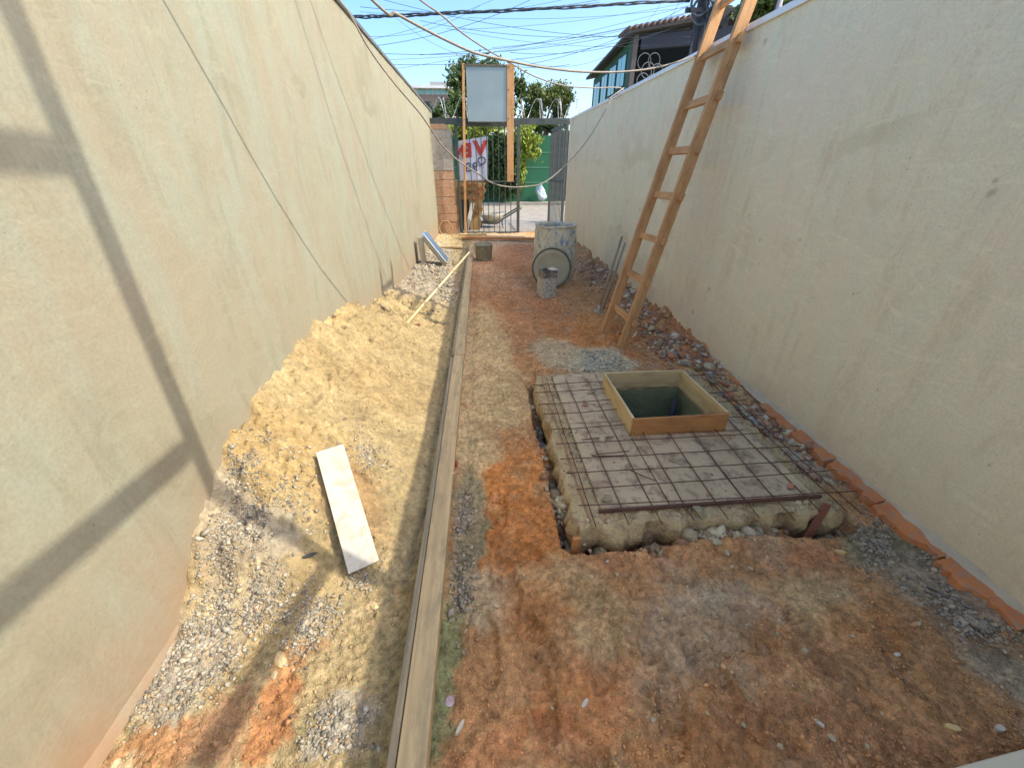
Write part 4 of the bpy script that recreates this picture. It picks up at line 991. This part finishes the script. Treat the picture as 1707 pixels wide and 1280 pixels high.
# ------------------------------------------------------------------ razor wire on the header
rz = thing('razor_wire', (.5, GY+.12, za+.1), 'coiled razor wire running along the top of the gate beam', 'razor wire')
def coil(x0, x1, turns, R_, ph):
    pts = []
    N = int(turns*22)
    for k in range(N+1):
        t = k/N; a = t*turns*2*math.pi+ph; pts.append((x0+(x1-x0)*t+.10*math.sin(a*.5), GY+.12+R_*math.cos(a)*.9, za+.05+R_+R_*math.sin(a)))
    return pts
x0_, x1_, x2_, x3_ = G(722, 190).x, G(768, 190).x, G(858, 190).x, G(952, 190).x
obj('coil', MB().tube(coil(x0_, x1_+.9, 6, .20, 0), .006, 5), 'razor', rz); obj('coil', MB().tube(coil(x2_-.4, x3_+.25, 9, .20, 2), .006, 5), 'razor', rz)
brb = MB()
for pts in (coil(x0_, x1_+.9, 6, .20, 0), coil(x2_-.4, x3_+.25, 9, .20, 2)):
    for k in range(0, len(pts)-1, 2):
        p = Vector(pts[k]); d = Vector((random.gauss(0, 1), random.gauss(0, 1), random.gauss(0, 1))).normalized()*.022; brb.tube([p-d, p, p+d], .0035, 3, False)
tag(obj('barbs', brb, 'razor', rz), kind='stuff')
# ------------------------------------------------------------------ green wall, hedge, bag
FY = 20.9
a = gy(790, 335, FY); c = gy(921, 228, FY)
gw = thing('green_wall', (a[0], FY, 0), 'bright green painted boundary wall across the street', 'wall')
zt_ = gy(880, 226, FY)[2]; xs = np.linspace(a[0]-3, c[0], 5)
obj('wall_panel', MB().box((a[0]-3, FY, -.1), (c[0]-.0, FY+.2, zt_)), 'greenw', gw)
for py in (255, 280, 305):
    z = gy(890, py, FY)[2]; obj('joint', MB().box((a[0]-2, FY-.012, z), (c[0]-.02, FY-.001, z+.03)), 'greenp', gw)
dg_ = thing('dark_gateway', (c[0]+.4, FY, 0), 'dark closed gateway at the right end of the green wall', 'gateway')
obj('door_panel', MB().box((c[0]+.005, FY+.05, -.1), (c[0]+1.0, FY+.2, zt_+.2)), 'dark', dg_)
for k in range(4): obj('upright', MB().box((c[0]+.1+k*.22, FY+.02, -.1), (c[0]+.16+k*.22, FY+.049, zt_+.15)), 'gate', dg_)
p = Vector(gy(901, 322, FY-.3)); bg = lump('plastic_bag', p, .42, 'bag', (.8, .5, 1.05), 44, None, 3); tag(bg, 'pale plastic bag hanging on the green wall', 'bag'); 
# ------------------------------------------------------------------ vegetation
LEAF_T = {}
def leaves(name, blobs_, n, size, cols, parent, seed=1, droop=0, var=.35):
    rs = np.random.RandomState(seed); V = []; K = []
    wts = np.array([b[3]*b[4]*b[5] for b in blobs_]); wts = wts/wts.sum(); idx = rs.choice(len(blobs_), n, p=wts)
    B = np.array([b[:6] for b in blobs_])[idx]
    d = rs.normal(size=(n, 3)); d /= np.linalg.norm(d, axis=1)[:, None]; r = np.clip(np.abs(rs.normal(.62, .3, n)), 0, 1.35)
    P = B[:, :3]+d*B[:, 3:]*r[:, None]
    # clumping
    cl = fbm(P[:, 0]+P[:, 1]*.4, P[:, 2]+P[:, 1]*.2, 1.5/max(.3, size*5), 3, seed); keep = cl > rs.uniform(-.35, .12, n); P = P[keep]; d = d[keep]; m_ = len(P)
    a = rs.normal(size=(m_, 3)); a[:, 2] -= droop; a /= np.linalg.norm(a, axis=1)[:, None]
    b_ = np.cross(a, rs.normal(size=(m_, 3))); b_ /= np.linalg.norm(b_, axis=1)[:, None]
    s = size*rs.uniform(.6, 1.4, m_)[:, None]
    v = np.stack([P-a*s, P+b_*s*.42, P+a*s, P-b_*s*.42], 1).reshape(-1, 3)
    f = np.arange(m_*4).reshape(-1, 4)
    ci = rs.randint(0, len(cols), m_); cc = np.array(cols)[ci]*(1+rs.uniform(-var, var, m_))[:, None]
    me_ = fastmesh(name, v, f, 'leaf', np.repeat(np.clip(cc, .005, .8), 4, 0)); return link(name, me_, parent)
def limbs(name, base, blobs_, r, parent, seed=1):
    rr = random.Random(seed); mb = MB(); base = Vector(base); mid = base+Vector((0, 0, max(.5, (blobs_[0][2]-base.z)*.55)))
    mb.tube([base-Vector((0, 0, .3)), base.lerp(mid, .5)+Vector((rr.uniform(-.1, .1), 0, 0)), mid], [r*1.2, r, r*.85], 8)
    for b in blobs_:
        e = Vector(b[:3])
        for _ in range(3):
            q = e+Vector((rr.gauss(0, b[3]*.5), rr.gauss(0, b[4]*.5), rr.gauss(0, b[5]*.5))); mb.tube([mid, mid.lerp(q, .5)+Vector((0, 0, .2)), q], [r*.6, r*.3, r*.07], 5)
    return obj(name, mb, 'bark', parent, True)
def bl(px, py, Y, rx, rz, ry=None):
    p = gy(px, py, Y); s = gy(px+rx, py, Y)[0]-p[0]; t = abs(gy(px, py-rz, Y)[2]-p[2]); return (p[0], p[1], p[2], s, ry or s*.9, t)
GD = [(.06,.105,.028), (.08,.14,.035), (.035,.07,.02)]; GM = [(.14,.19,.045), (.22,.27,.065), (.09,.13,.035)]; GY_ = [(.30,.38,.04), (.40,.45,.06), (.20,.30,.04)]
def tree(name, bls, base, r, n, size, cols, label, cat='tree', seed=1, droop=0):
    t = thing(name, base, label, cat); limbs('trunk', base, bls, r, t, seed); leaves('crown', bls, n, size, cols, t, seed, droop); return t
b1 = [bl(762, 150, 27, 17, 32), bl(800, 130, 28, 45, 32), bl(800, 180, 27, 50, 30), bl(866, 150, 27, 13, 28), bl(755, 175, 26, 14, 22)]
tree('leafy_tree', b1, (gy(800, 335, 27)[0], 27, -.1), .3, 26000, .13, GD+[GM[0], GM[0]], 'dense dark tree rising behind the metal sheet board', seed=3)
b2 = [bl(900, 165, 23, 26, 22), bl(925, 160, 23, 26, 22), bl(885, 190, 23, 20, 18), bl(935, 185, 23, 15, 14), bl(945, 160, 23, 13, 16), bl(890, 150, 23, 14, 12)]
tree('airy_tree', b2, (gy(900, 335, 23)[0], 23, -.1), .12, 15000, .075, GM+[GM[1], GD[0]], 'airy olive green tree right of the metal sheet board', seed=5)
b3 = [bl(800, 215, 20.2, 40, 16, .4), bl(875, 225, 20, 18, 20, .4), bl(880, 250, 20, 16, 18, .35), bl(890, 235, 20, 14, 12, .3), bl(868, 280, 20.1, 10, 28, .3), bl(895, 262, 20, 9, 14, .2), bl(760, 215, 20.3, 16, 10, .3)]
v_ = thing('climbing_vine', (b3[1][0], 20.2, 0), 'yellow green vine spilling over the green wall behind the gate', 'vine'); leaves('foliage', b3, 9000, .085, GY_+[GM[1]], v_, 9, .8)
obj('stem', MB().tube([(b3[4][0], 20.6, 0), (b3[4][0]+.1, 20.5, 1.5), (b3[1][0], 20.4, b3[1][2])], .05, 6), 'bark', v_, True)
b4 = [bl(838, 262, 20.4, 32, 48, .4), bl(845, 305, 20.4, 28, 28, .35), bl(815, 290, 20.5, 20, 35, .3), bl(776, 225, 20.6, 20, 14, .3), bl(905, 212, 21.5, 30, 10, .4), bl(738, 190, 24, 22, 16, .6)]
h_ = thing('dark_hedge', (b4[0][0], 20.5, 0), 'dark green hedge growing behind the gate bars', 'hedge'); leaves('foliage', b4, 20000, .085, GD, h_, 12); limbs('stems', (b4[0][0], 20.5, 0), b4[:2], .05, h_, 5)
b5 = [bl(1290, 8, 12, 50, 22), bl(1255, 22, 12, 22, 16), bl(1330, -12, 12, 40, 16)]
tree('neighbour_tree', b5, (b5[0][0], 12, -.1), .14, 12000, .07, GD+[GM[0]], 'dark green tree behind the right wall at the top of the picture', seed=15)
o = rod('grey_pole', (gy(1298, 40, 10)[0], 10, -.1), (gy(1298, -5, 10)[0]+.05, 10, 4.6), .05, 'bgrey'); tag(o, 'thin grey pole behind the right wall beside the neighbour tree', 'pole')
# ------------------------------------------------------------------ far building (left)
FB = 45; P = lambda px, py: gy(px, py, FB)
fbd = thing('far_building', (P(725, 190)[0], FB, 0), 'distant modern house with white flat roof edge and window band', 'building')
x0_, x1_ = P(690, 160)[0], P(752, 160)[0]
obj('wall', MB().box((x0_, FB, -.1), (x1_, FB+8, P(720, 158)[2])), 'bwall', fbd)
obj('roof_slab', MB().box((x0_-.3, FB-.6, P(720, 149)[2]), (x1_+.2, FB+8, P(720, 144.5)[2])), 'bwhite', fbd)
obj('upper_wall', MB().box((x0_, FB+.02, P(720, 158)[2]), (x1_, FB+8, P(720, 149)[2])), 'bwhite', fbd)
obj('penthouse', MB().box((P(715, 140)[0], FB+1, P(720, 144.5)[2]+.01), (x1_, FB+7, P(715, 133)[2])), 'bgrey', fbd)
for k in range(6):
    xa = x0_+.4+k*(x1_-x0_-.6)/6; obj('window', MB().box((xa, FB-.05, P(720, 157)[2]), (xa+(x1_-x0_)/6-.25, FB+.01, P(720, 150)[2])), 'glass', fbd)
for k in range(3):
    xa = x0_+.8+k*1.5; obj('window', MB().box((xa, FB-.05, P(720, 178)[2]), (xa+.7, FB-.001, P(720, 170)[2])), 'dark', fbd)
# ------------------------------------------------------------------ green house on the right
HX = 5.33; HY = 16.; c0 = gy(1061, 50, HY); ztop = c0[2]; zfar = 4.92; HY2 = 20.9
hs_ = thing('green_house', (HX+2, HY+2, 0), 'green two storey house with dark open front and tiled eaves beyond the right wall', 'house')
zs = ztop-1.55   # floor of the open storey
obj('side_wall', MB().add([(HX, HY+.25, -.1), (HX, HY2, -.1), (HX, HY2, zfar-.12), (HX, HY+.25, ztop-.12), (HX+.2, HY+.25, -.1), (HX+.2, HY2, -.1), (HX+.2, HY2, zfar-.12), (HX+.2, HY+.25, ztop-.12)], [(0,3,2,1),(4,5,6,7),(0,1,5,4),(1,2,6,5),(2,3,7,6),(3,0,4,7)]), 'houseg', hs_)
obj('corner_post', MB().box((HX-.03, HY, -.1), (HX+.12, HY+.249, ztop-.10)), 'trim', hs_)
obj('front_wall', MB().box((HX+.221, HY+.1, -.1), (HX+6, HY+.3, zs)), 'glass', hs_)
obj('back_wall', MB().box((HX+.221, HY+2.2, zs), (HX+6, HY+2.4, ztop+.3)), 'housed', hs_)
obj('end_wall', MB().box((HX+6.0, HY, -.1), (HX+6.2, HY+3, ztop+.3)), 'housed', hs_)
obj('lintel', MB().add([(HX+.221, HY+.02, ztop-.45), (HX+6, HY+.02, ztop+.02), (HX+6, HY+.02, ztop+.5), (HX+.221, HY+.02, ztop-.11), (HX+.221, HY+.2, ztop-.45), (HX+6, HY+.2, ztop+.02), (HX+6, HY+.2, ztop+.5), (HX+.221, HY+.2, ztop-.11)], [(0,1,2,3),(7,6,5,4),(0,4,5,1),(1,5,6,2),(2,6,7,3),(3,7,4,0)]), 'housed', hs_)
obj('roof', MB().add([(HX-.3, HY-.15, ztop-.1), (HX+6.2, HY-.15, ztop+.95), (HX+6.2, HY2+.2, zfar+.95), (HX-.3, HY2+.2, zfar-.1), (HX-.3, HY-.15, ztop-.02), (HX+6.2, HY-.15, ztop+1.05), (HX+6.2, HY2+.2, zfar+1.05), (HX-.3, HY2+.2, zfar-.02)], [(3,2,1,0),(4,5,6,7),(0,1,5,4),(1,2,6,5),(2,3,7,6),(3,0,4,7)]), 'trim', hs_)
tb = MB()
for k in range(34):
    x = HX-.28+k*.19; z = ztop+.0+(x-HX+.3)*.162; tb.tube([(x, HY-.22, z+.02), (x, HY+.3, z+.03), (x, HY+.8, z+.03)], .06, 6)
tag(obj('roof_tiles', tb, 'tile', hs_, True), kind='stuff')
for k, (ya, yb, zl, zh) in enumerate(((HY+.6, HY+1.5, .45, 1.35), (HY+1.65, HY+2.5, .45, 1.3), (HY+2.7, HY+3.5, .45, 1.2), (HY+3.7, HY+4.6, .45, 1.15))):
    z1_ = ztop-.35-(ya-HY)*.09; f = obj('window', MB().box((HX-.02, ya, z1_-.95), (HX-.001, yb, z1_)), 'dark', hs_)
    obj('pane', MB().box((HX-.03, ya+.05, z1_-.9), (HX-.021, (ya+yb)/2-.02, z1_-.05)), 'glass', f); obj('pane', MB().box((HX-.03, (ya+yb)/2+.02, z1_-.9), (HX-.021, yb-.05, z1_-.05)), 'glass', f)
gr = MB()
for (cx_, cz_, r_) in ((.42, -.75, .22), (.75, -.72, .20), (.58, -.98, .22), (.90, -1.0, .20), (.45, -1.25, .2), (.78, -1.28, .2)):
    gr.tube([(HX+cx_+math.cos(a)*r_, HY+.06, ztop+cz_+math.sin(a)*r_) for a in [k*math.pi/9 for k in range(19)]], .014, 5, False)
obj('ironwork', gr, 'steel', hs_)
hs_.location = (9.97, 24.5, -.575); hs_.scale = (1.36, 1.36, 1.36)
# ------------------------------------------------------------------ utility pole
PY = 13.; pp = gy(1166, 40, PY)
up = thing('utility_pole', (pp[0], PY, 0), 'dark utility pole with a tangle of cables behind the ladder top', 'pole')
rod('pole', (pp[0], PY, -.1), (pp[0]+.02, PY, 8.5), .17, 'dark', up, 14, .13)
for k in range(2): beam('crossarm', (pp[0]-.5, PY-.16, gy(1166, 22-26*k, PY)[2]), (pp[0]+.9, PY-.16, gy(1166, 22-26*k, PY)[2]+.03), .08, .09, 'dark', up)
for (dx, dz, r_) in ((-.20, .05, .18), (.24, .1, .22), (.3, -.2, .2), (-.12, -.1, .2), (.15, .32, .18)):
    zc = gy(1166, 16, PY)[2]+dz
    for j in range(3): obj('cable_loop', MB().tube([(pp[0]+dx+math.cos(a)*(r_+.03*j), PY-.22-.02*j, zc+math.sin(a)*(r_*1.2+.02*j)) for a in [k*math.pi/10 for k in range(21)]], .012, 5, False), 'wire', up)
for k in range(3): rod('riser_pipe', (pp[0]-.2+.19*k, PY-.19, 1.), (pp[0]-.2+.19*k, PY-.19, gy(1166, 60, PY)[2]+.3*k), .035, 'dark', up)
obj('junction_box', MB().box((pp[0]+.15, PY-.35, gy(1166, 40, PY)[2]-.1), (pp[0]+.6, PY-.17, gy(1166, 40, PY)[2]+.28)), 'dark', up)
# ------------------------------------------------------------------ wires over the street
def wire(p0, p1, Y0, Y1, r_, sag, label, group=None, mt='wire', cat='wire', name='overhead_wire', wob=0, mid=None):
    a = Vector(gy(*p0, Y0)); b_ = Vector(gy(*p1, Y1)); pts = []; N = 24
    for k in range(N+1):
        t = k/N; p = a.lerp(b_, t); p.z -= sag*4*t*(1-t)
        if wob: p.z += random.gauss(0, wob); p.y += random.gauss(0, wob)
        pts.append(p)
    return tag(obj(name, MB().tube(pts, r_, 5), mt, None, True), label, cat, group)
lbb = 'thick dark bundled cable crossing the whole sky towards the pole'
for k in range(3):
    a = Vector(gy(500, 33, 11.5)); pts = [Vector(gy(px, py+(k-1)*.5, Y)) for px, py, Y in ((400, 24, 11.5), (500, 27, 11.6), (592, 28.5, 11.8), (640, 27.5, 11.9), (700, 25, 12), (760, 21.5, 12.1), (820, 19.5, 12.2), (900, 15, 12.3), (980, 11, 12.5), (1060, 5.5, 12.7), (1150, 2, 12.9))]
    pts = spline(pts, 6); pts = [p+Vector((0, math.sin(i*.8+k*2.1)*.03, math.cos(i*.8+k*2.1)*.022)) for i, p in enumerate(pts)]
    if k == 0: bun = thing('cable_bundle', pts[0], lbb, 'cable')
    obj('strand', MB().tube(pts, .014, 6), 'wire', bun, True)
GRP = 'thin wires crossing the sky over the street'; LB = 'thin dark wire among the tangle crossing the sky over the street'
thin = [((610, 68), (860, -18)), ((625, 77), (905, -10)), ((640, 100), (1140, 25)), ((655, 108), (1150, 40)), ((660, 115), (1155, 8)), ((700, 92), (1150, 20)),
 ((600, 60), (800, 10)), ((620, -5), (1150, 62)), ((660, 30), (770, 92)), ((770, 92), (950, 108)), ((745, 48), (1150, 70)), ((640, 90), (1150, 30)), ((780, 30), (1150, 12)),
 ((880, 108), (1148, 10)), ((600, 20), (980, -10)), ((850, 88), (1150, 34)), ((820, 80), (1148, 22)), ((640, 22), (1040, -8)), ((860, 97), (1010, 95)), ((700, 35), (1150, 48)), ((760, 50), (1145, 5)), ((600, 12), (1000, 4)), ((1060, 40), (1110, -10)), ((1085, 45), (1140, -10))]
for k, (a, b_) in enumerate(thin):
    wire(a, b_, 12.2+(k % 5)*.35, 13+(k % 3)*.2, .0035+.0015*(k % 2), .10+.05*(k % 4), LB, GRP)
# ------------------------------------------------------------------ cables over the yard
def cable(pts, r_, label, mt='cable', k=10):
    return tag(obj('hanging_cable', MB().tube(spline(pts, k), r_, 8), mt, None, True), label, 'cable')
def onplane(px, py, X0, Y0, m_):   # vertical plane through (X0,Y0) with dY/dX=m_
    d = ray(px, py); t = (Y0-m_*X0)/(d[1]-m_*d[0]); p = cO+d*t; return (p[0], p[1], p[2])
lp = [onplane(px, py, 2.0, 6.5, 1.04) for px, py in ((565, 0), (591, 39), (611, 75), (637, 113), (668, 152), (699, 188), (720, 218), (739, 245), (765, 269), (797, 290), (822, 306), (850, 312), (880, 311), (906, 305), (936, 282), (975, 240), (1003, 195), (1018, 168))]
lp = [(-1.16, lp[0][1]-.25, 2.80)]+lp+[(2.02, 6.56, 2.375), (2.2, 6.7, 2.36)]
cable(lp, .0068, 'pale cable hanging in a deep loop in front of the gate between the walls', k=4)
lp = [onplane(px, py, 2.0, 6.53, 1.0) for px, py in ((700, 0), (735, 25), (770, 55), (810, 82), (850, 105), (892, 128), (940, 143), (990, 147), (1035, 147))]
st_ = Vector(lp[0])+(Vector(lp[0])-Vector(lp[2]))*1.2; lp = [tuple(st_+Vector((-.6, -.6, .45))), tuple(st_)]+lp+[(2.2, 6.8, 2.38)]
cable(lp, .0068, 'pale cable running from the upper middle down to the right wall, crossing the other cable', k=6)
lp = [onplane(px, py, 2.0, 4.11, .75) for px, py in ((620, 0), (660, 23), (700, 45), (745, 68), (790, 88), (840, 100), (900, 112), (970, 120), (1040, 120), (1100, 112), (1155, 95))]
lp = [(-1.2, 1.5, 2.82), (-.9, 1.85, 2.5)]+lp+[(2.15, 4.25, 2.39)]
cable(lp, .0062, 'pale cable sagging across the yard to the right wall beside the ladder', k=6)
wire((1015, 165), (1040, 147), 6.3, 6.6, .008, 0, 'short pale cable end lying over the right wall coping', mt='cable', cat='cable', name='cable_end')

# ------------------------------------------------------------------ gravel and crumbs
import bmesh
def ico():
    bm = bmesh.new(); bmesh.ops.create_icosphere(bm, subdivisions=1, radius=1); v = np.array([q.co[:] for q in bm.verts]); f = np.array([[q.index for q in p.verts] for p in bm.faces]); bm.free(); return v, f
IV, IF = ico()
def scatter(name, pts, sizes, cols, label, cat, flat=.65, sink=.25, seed=1, zfix=None):
    rs = np.random.RandomState(seed); n = len(pts); x, y = pts[:, 0], pts[:, 1]
    z = np.maximum(ground_z(x, y), heap_z(x, y)) if zfix is None else zfix(x, y)
    S = sizes[:, None]*np.stack([rs.uniform(.7, 1.3, n), rs.uniform(.6, 1.1, n), rs.uniform(.7, 1.1, n)*flat], 1)
    V = IV[None]*(1+rs.uniform(-.5, .3, (n, len(IV), 1)))*S[:, None, :]
    a = rs.uniform(0, 6.28, n); ca, sa = np.cos(a)[:, None], np.sin(a)[:, None]; tl = rs.normal(0, .35, (n, 1))
    X = V[..., 0]*ca-V[..., 1]*sa; Yy = V[..., 0]*sa+V[..., 1]*ca; Z = V[..., 2]+X*tl
    V = np.stack([X+x[:, None], Yy+y[:, None], Z+(z+S[:, 2]*(1-2*sink))[:, None]], -1).reshape(-1, 3)
    F_ = (IF[None]+(np.arange(n)*len(IV))[:, None, None]).reshape(-1, 3)
    me_ = fastmesh(name, V, F_, 'stone', np.repeat(np.clip(cols, .02, .9), len(IV), 0)); o = link(name, me_); return tag(o, label, cat, None, 'stuff')
def blob_pts(bl_, n, seed, clip=None):
    rs = np.random.RandomState(seed); out = []
    for (px, py, rx, ry, wgt) in bl_:
        p = gz(px, py); q = gz(px+rx, py); u = gz(px, py-ry); v_ = gz(px, py+ry) if py+ry < 1400 else gz(px, py)*2-u
        k = int(n*wgt); r = np.abs(rs.normal(0, .55, k)); a = rs.uniform(0, 6.28, k)
        out.append(np.stack([p[0]+abs(q[0]-p[0])*r*np.cos(a), p[1]+abs(u[1]-v_[1])/2*r*np.sin(a)], 1))
    P_ = np.concatenate(out); x, y = P_.T
    ok = (x > XL(y)+.02) & (x < XR(y)-.03) & (y > .3) & (y < 10.5) & ~((x > SX0-.01) & (x < SX1+.01) & (y > SY0-.01) & (y < SY1)) & (np.abs(x-plank_x(y)+.02) > .075)
    cl = fbm(x, y, 9, 3, seed); ok &= cl > -.25*rs.uniform(-.3, 1.5, len(x))
    return P_[ok]
def colmix(n, cols, seed, v=.2):
    rs = np.random.RandomState(seed); return np.array(cols)[rs.randint(0, len(cols), n)]*(1+rs.uniform(-v, v, n))[:, None]
LG = [(.36,.33,.26),(.28,.26,.2),(.45,.41,.32),(.2,.18,.15),(.38,.29,.17)]; DG_ = [(.30,.245,.16),(.40,.32,.22),(.22,.175,.12),(.48,.38,.26)]; BR_ = [(.42,.25,.14),(.48,.28,.16),(.55,.45,.29),(.62,.54,.4),(.32,.19,.12)]
# pale gravel at the left front
P_ = blob_pts([(440, 930, 90, 80, .2), (440, 860, 90, 40, .08), (330, 1090, 80, 70, .3), (400, 1020, 90, 60, .2), (270, 1150, 45, 40, .1), (560, 1215, 60, 40, .06), (510, 1040, 60, 60, .08), (410, 770, 50, 30, .04), (600, 960, 40, 30, .03), (620, 800, 60, 50, .03)], 24000, 1)
scatter('pale_gravel', P_, np.random.RandomState(2).gamma(5, .00085, len(P_))+.0008, colmix(len(P_), LG, 3), 'pale gravel scattered over the sand near the left wall in front', 'gravel', seed=4)
P_ = blob_pts([(690, 420, 50, 20, .4), (720, 450, 40, 25, .25), (690, 450, 40, 15, .25), (745, 480, 16, 30, .1)], 5200, 5)
scatter('far_gravel', P_, np.random.RandomState(6).gamma(6, .0024, len(P_))+.003, colmix(len(P_), LG, 7), 'grey gravel spread under the metal gutter by the left wall', 'gravel', seed=8)
P_ = blob_pts([(1480, 915, 60, 40, .35), (1560, 975, 60, 45, .35), (1620, 1040, 50, 40, .15), (1420, 880, 30, 20, .08), (775, 870, 22, 80, .12), (770, 1000, 20, 80, .05)], 6000, 9)
scatter('dark_gravel', P_, np.random.RandomState(10).gamma(6, .0011, len(P_))+.001, colmix(len(P_), DG_+[(.36, .30, .22)], 11), 'dark grey gravel heaped beside the bare bricks of the right wall', 'gravel', seed=12)
P_ = blob_pts([(995, 605, 42, 18, .8), (940, 640, 40, 12, .2)], 2600, 13)
scatter('tan_gravel', P_, np.random.RandomState(14).gamma(6, .0016, len(P_))+.002, colmix(len(P_), [(.50,.46,.32),(.42,.39,.28),(.56,.5,.36)], 15), 'small tan gravel pile behind the slab near the ladder', 'gravel', seed=16)
P_ = blob_pts([(1000, 460, 40, 30, .16), (1060, 510, 50, 40, .22), (1110, 570, 50, 40, .25), (1180, 620, 50, 35, .15), (1260, 700, 50, 40, .12), (1330, 770, 50, 40, .08), (1160, 600, 40, 30, .1)], 5200, 17)
scatter('wall_rubble', P_, np.random.RandomState(18).gamma(3.2, .0045, len(P_))+.003, colmix(len(P_), BR_+[(.4, .2, .12), (.33, .3, .25)], 19), 'loose reddish rubble banked against the foot of the right wall', 'rubble', flat=.7, seed=20)
P_ = blob_pts([(1100, 900, 60, 14, .2), (1190, 890, 60, 18, .35), (1250, 880, 50, 16, .2), (1010, 905, 30, 10, .1), (930, 830, 12, 50, .1), (905, 700, 12, 60, .08), (1390, 870, 30, 20, .1), (950, 860, 14, 40, .1), (1120, 885, 90, 10, .3)], 4200, 21)
scatter('slab_rubble', P_, np.random.RandomState(22).gamma(2.2, .0045, len(P_))+.0015, colmix(len(P_), [(.52,.43,.27),(.42,.34,.2),(.32,.22,.13),(.58,.48,.3),(.3,.17,.09)], 23), 'crumbled concrete debris in the trench before the slab', 'rubble', flat=.75, seed=24)
rs = np.random.RandomState(51); xx = rs.uniform(SX0+.01, SX1-.01, 5200); yy = rs.uniform(SY0+.01, SY1-.02, 5200)
inp = (xx > px0) & (xx < px1) & (yy > py0) & (yy < py1); inh = (xx > .85) & (xx < 1.48) & (yy > 1.81) & (yy < 2.43)
ok = ~inh & (~inp | (rs.uniform(0, 1, 5200) < .10)); P_ = np.stack([xx[ok], yy[ok]], 1)
scatter('slab_crumbs', P_, rs.gamma(1.6, .0019, len(P_))+.0012, colmix(len(P_), [(.62,.50,.28),(.5,.38,.2),(.36,.25,.13),(.66,.56,.36),(.44,.26,.13)], 52), 'cement crumbs and grit sprinkled on the rim of the slab', 'crumbs', seed=53,
        zfix=lambda x, y: np.where((x > px0) & (x < px1) & (y > py0) & (y < py1), .090, .070))
# crumbs everywhere
rs = np.random.RandomState(31); n = 72000; yy = .35+8.5*rs.uniform(0, 1, n)**1.9; xx = XL(yy)+rs.uniform(0, 1, n)*(XR(yy)-XL(yy)); 
ok = ~((xx > SX0-.01) & (xx < SX1+.01) & (yy > SY0-.01) & (yy < SY1)) & (np.abs(xx-plank_x(yy)+.02) > .075) & (fbm(xx, yy, 3.4, 3, 33) > -.2+.35*rs.uniform(-1, 1, n)) & ((xx > plank_x(yy)) | (rs.uniform(0, 1, n) < .55))
P_ = np.stack([xx[ok], yy[ok]], 1); c_ = ground_col(P_[:, 0], P_[:, 1])*np.random.RandomState(36).uniform(.7, 1.5, (len(P_), 1)); lf = P_[:, 0] < plank_x(P_[:, 1]); c_[lf] = sand_col(P_[lf, 0], P_[lf, 1])*np.random.RandomState(38).uniform(.75, 1.25, (int(lf.sum()), 1))
scatter('soil_crumbs', P_, (rs.gamma(1.9, .00105, len(P_))+.0008)*(1+.12*P_[:, 1]), c_, 'small soil crumbs and pebbles strewn over the whole yard', 'crumbs', seed=37)
# single pebbles that can be picked out on the brown soil
peb = [(1197,1110),(1160,1065),(1310,1110),(1240,1210),(1088,1200),(1470,1190),(1380,1195),(1245,1042),(1295,1056),(920,1180),(1009,1018),(1028,958),(926,1165),(1300,1245),(1560,1110),(1220,945),(1250,948),(985,962),(1110,960),(1048,1052),(1385,1230),(1515,1120),(880,1225),(1130,1000),(1420,1060),(828,1010),(870,1130),(1445,1245),(1530,1040),(1180,1190)]
for k, (px, py) in enumerate(peb):
    P = on_ground(px, py); r_ = random.uniform(.006, .013); P.z += r_*.3
    tag(lump('pebble', P, r_, ('conc_lump', 'sand_lump', 'brick_lump', 'conc_lump')[k % 4], (1.2, .9, .7), 100+k, n=1), 'small pebble lying loose on the brown soil in front of the slab', 'pebble', 'loose pebbles on the brown soil')
for k, (px, py, r_) in enumerate([(1128,903,.024),(1150,890,.03),(1176,880,.024),(1200,896,.03),(1190,915,.024),(1216,886,.022),(1240,874,.032),(1268,884,.034),(1292,880,.02),(1210,925,.02),(1170,905,.02),(1185,868,.022),(975,898,.018),(985,908,.016),(1005,905,.014),(1255,895,.02),(1222,905,.02),(1205,870,.02)]):
    P = Vector(gz(px, py, .0)); r_ *= .85; P.z = max(surf(P.x, P.y), -.05)+r_*.5
    tag(lump('concrete_lump', P, r_, 'conc_lump', (1.1, .9, .8), 200+k), 'pale lump of broken concrete in the debris before the slab front', 'lump', 'broken concrete lumps before the slab')
for k, (px, py, r_) in enumerate([(1010,452,.05),(1000,437,.04),(1048,500,.05),(1062,515,.06),(1085,545,.05),(1100,570,.06),(1120,590,.05),(1140,600,.05),(1165,610,.05),(1105,548,.045),(1128,578,.05),(1190,632,.045),(1215,650,.05),(1175,640,.04),(1240,672,.045),(1080,585,.03)]):
    P = Vector(gz(px, py, .05)); P.x = min(P.x, XR(P.y)-.06); P.z = surf(P.x, P.y)+r_*.3
    tag(lump('rubble_piece', P, r_, ('brick_lump', 'conc_lump', 'dark_lump')[k % 3], (1.2, .9, .7), 300+k), 'broken piece of masonry in the rubble at the foot of the right wall', 'rubble', 'masonry pieces along the right wall')
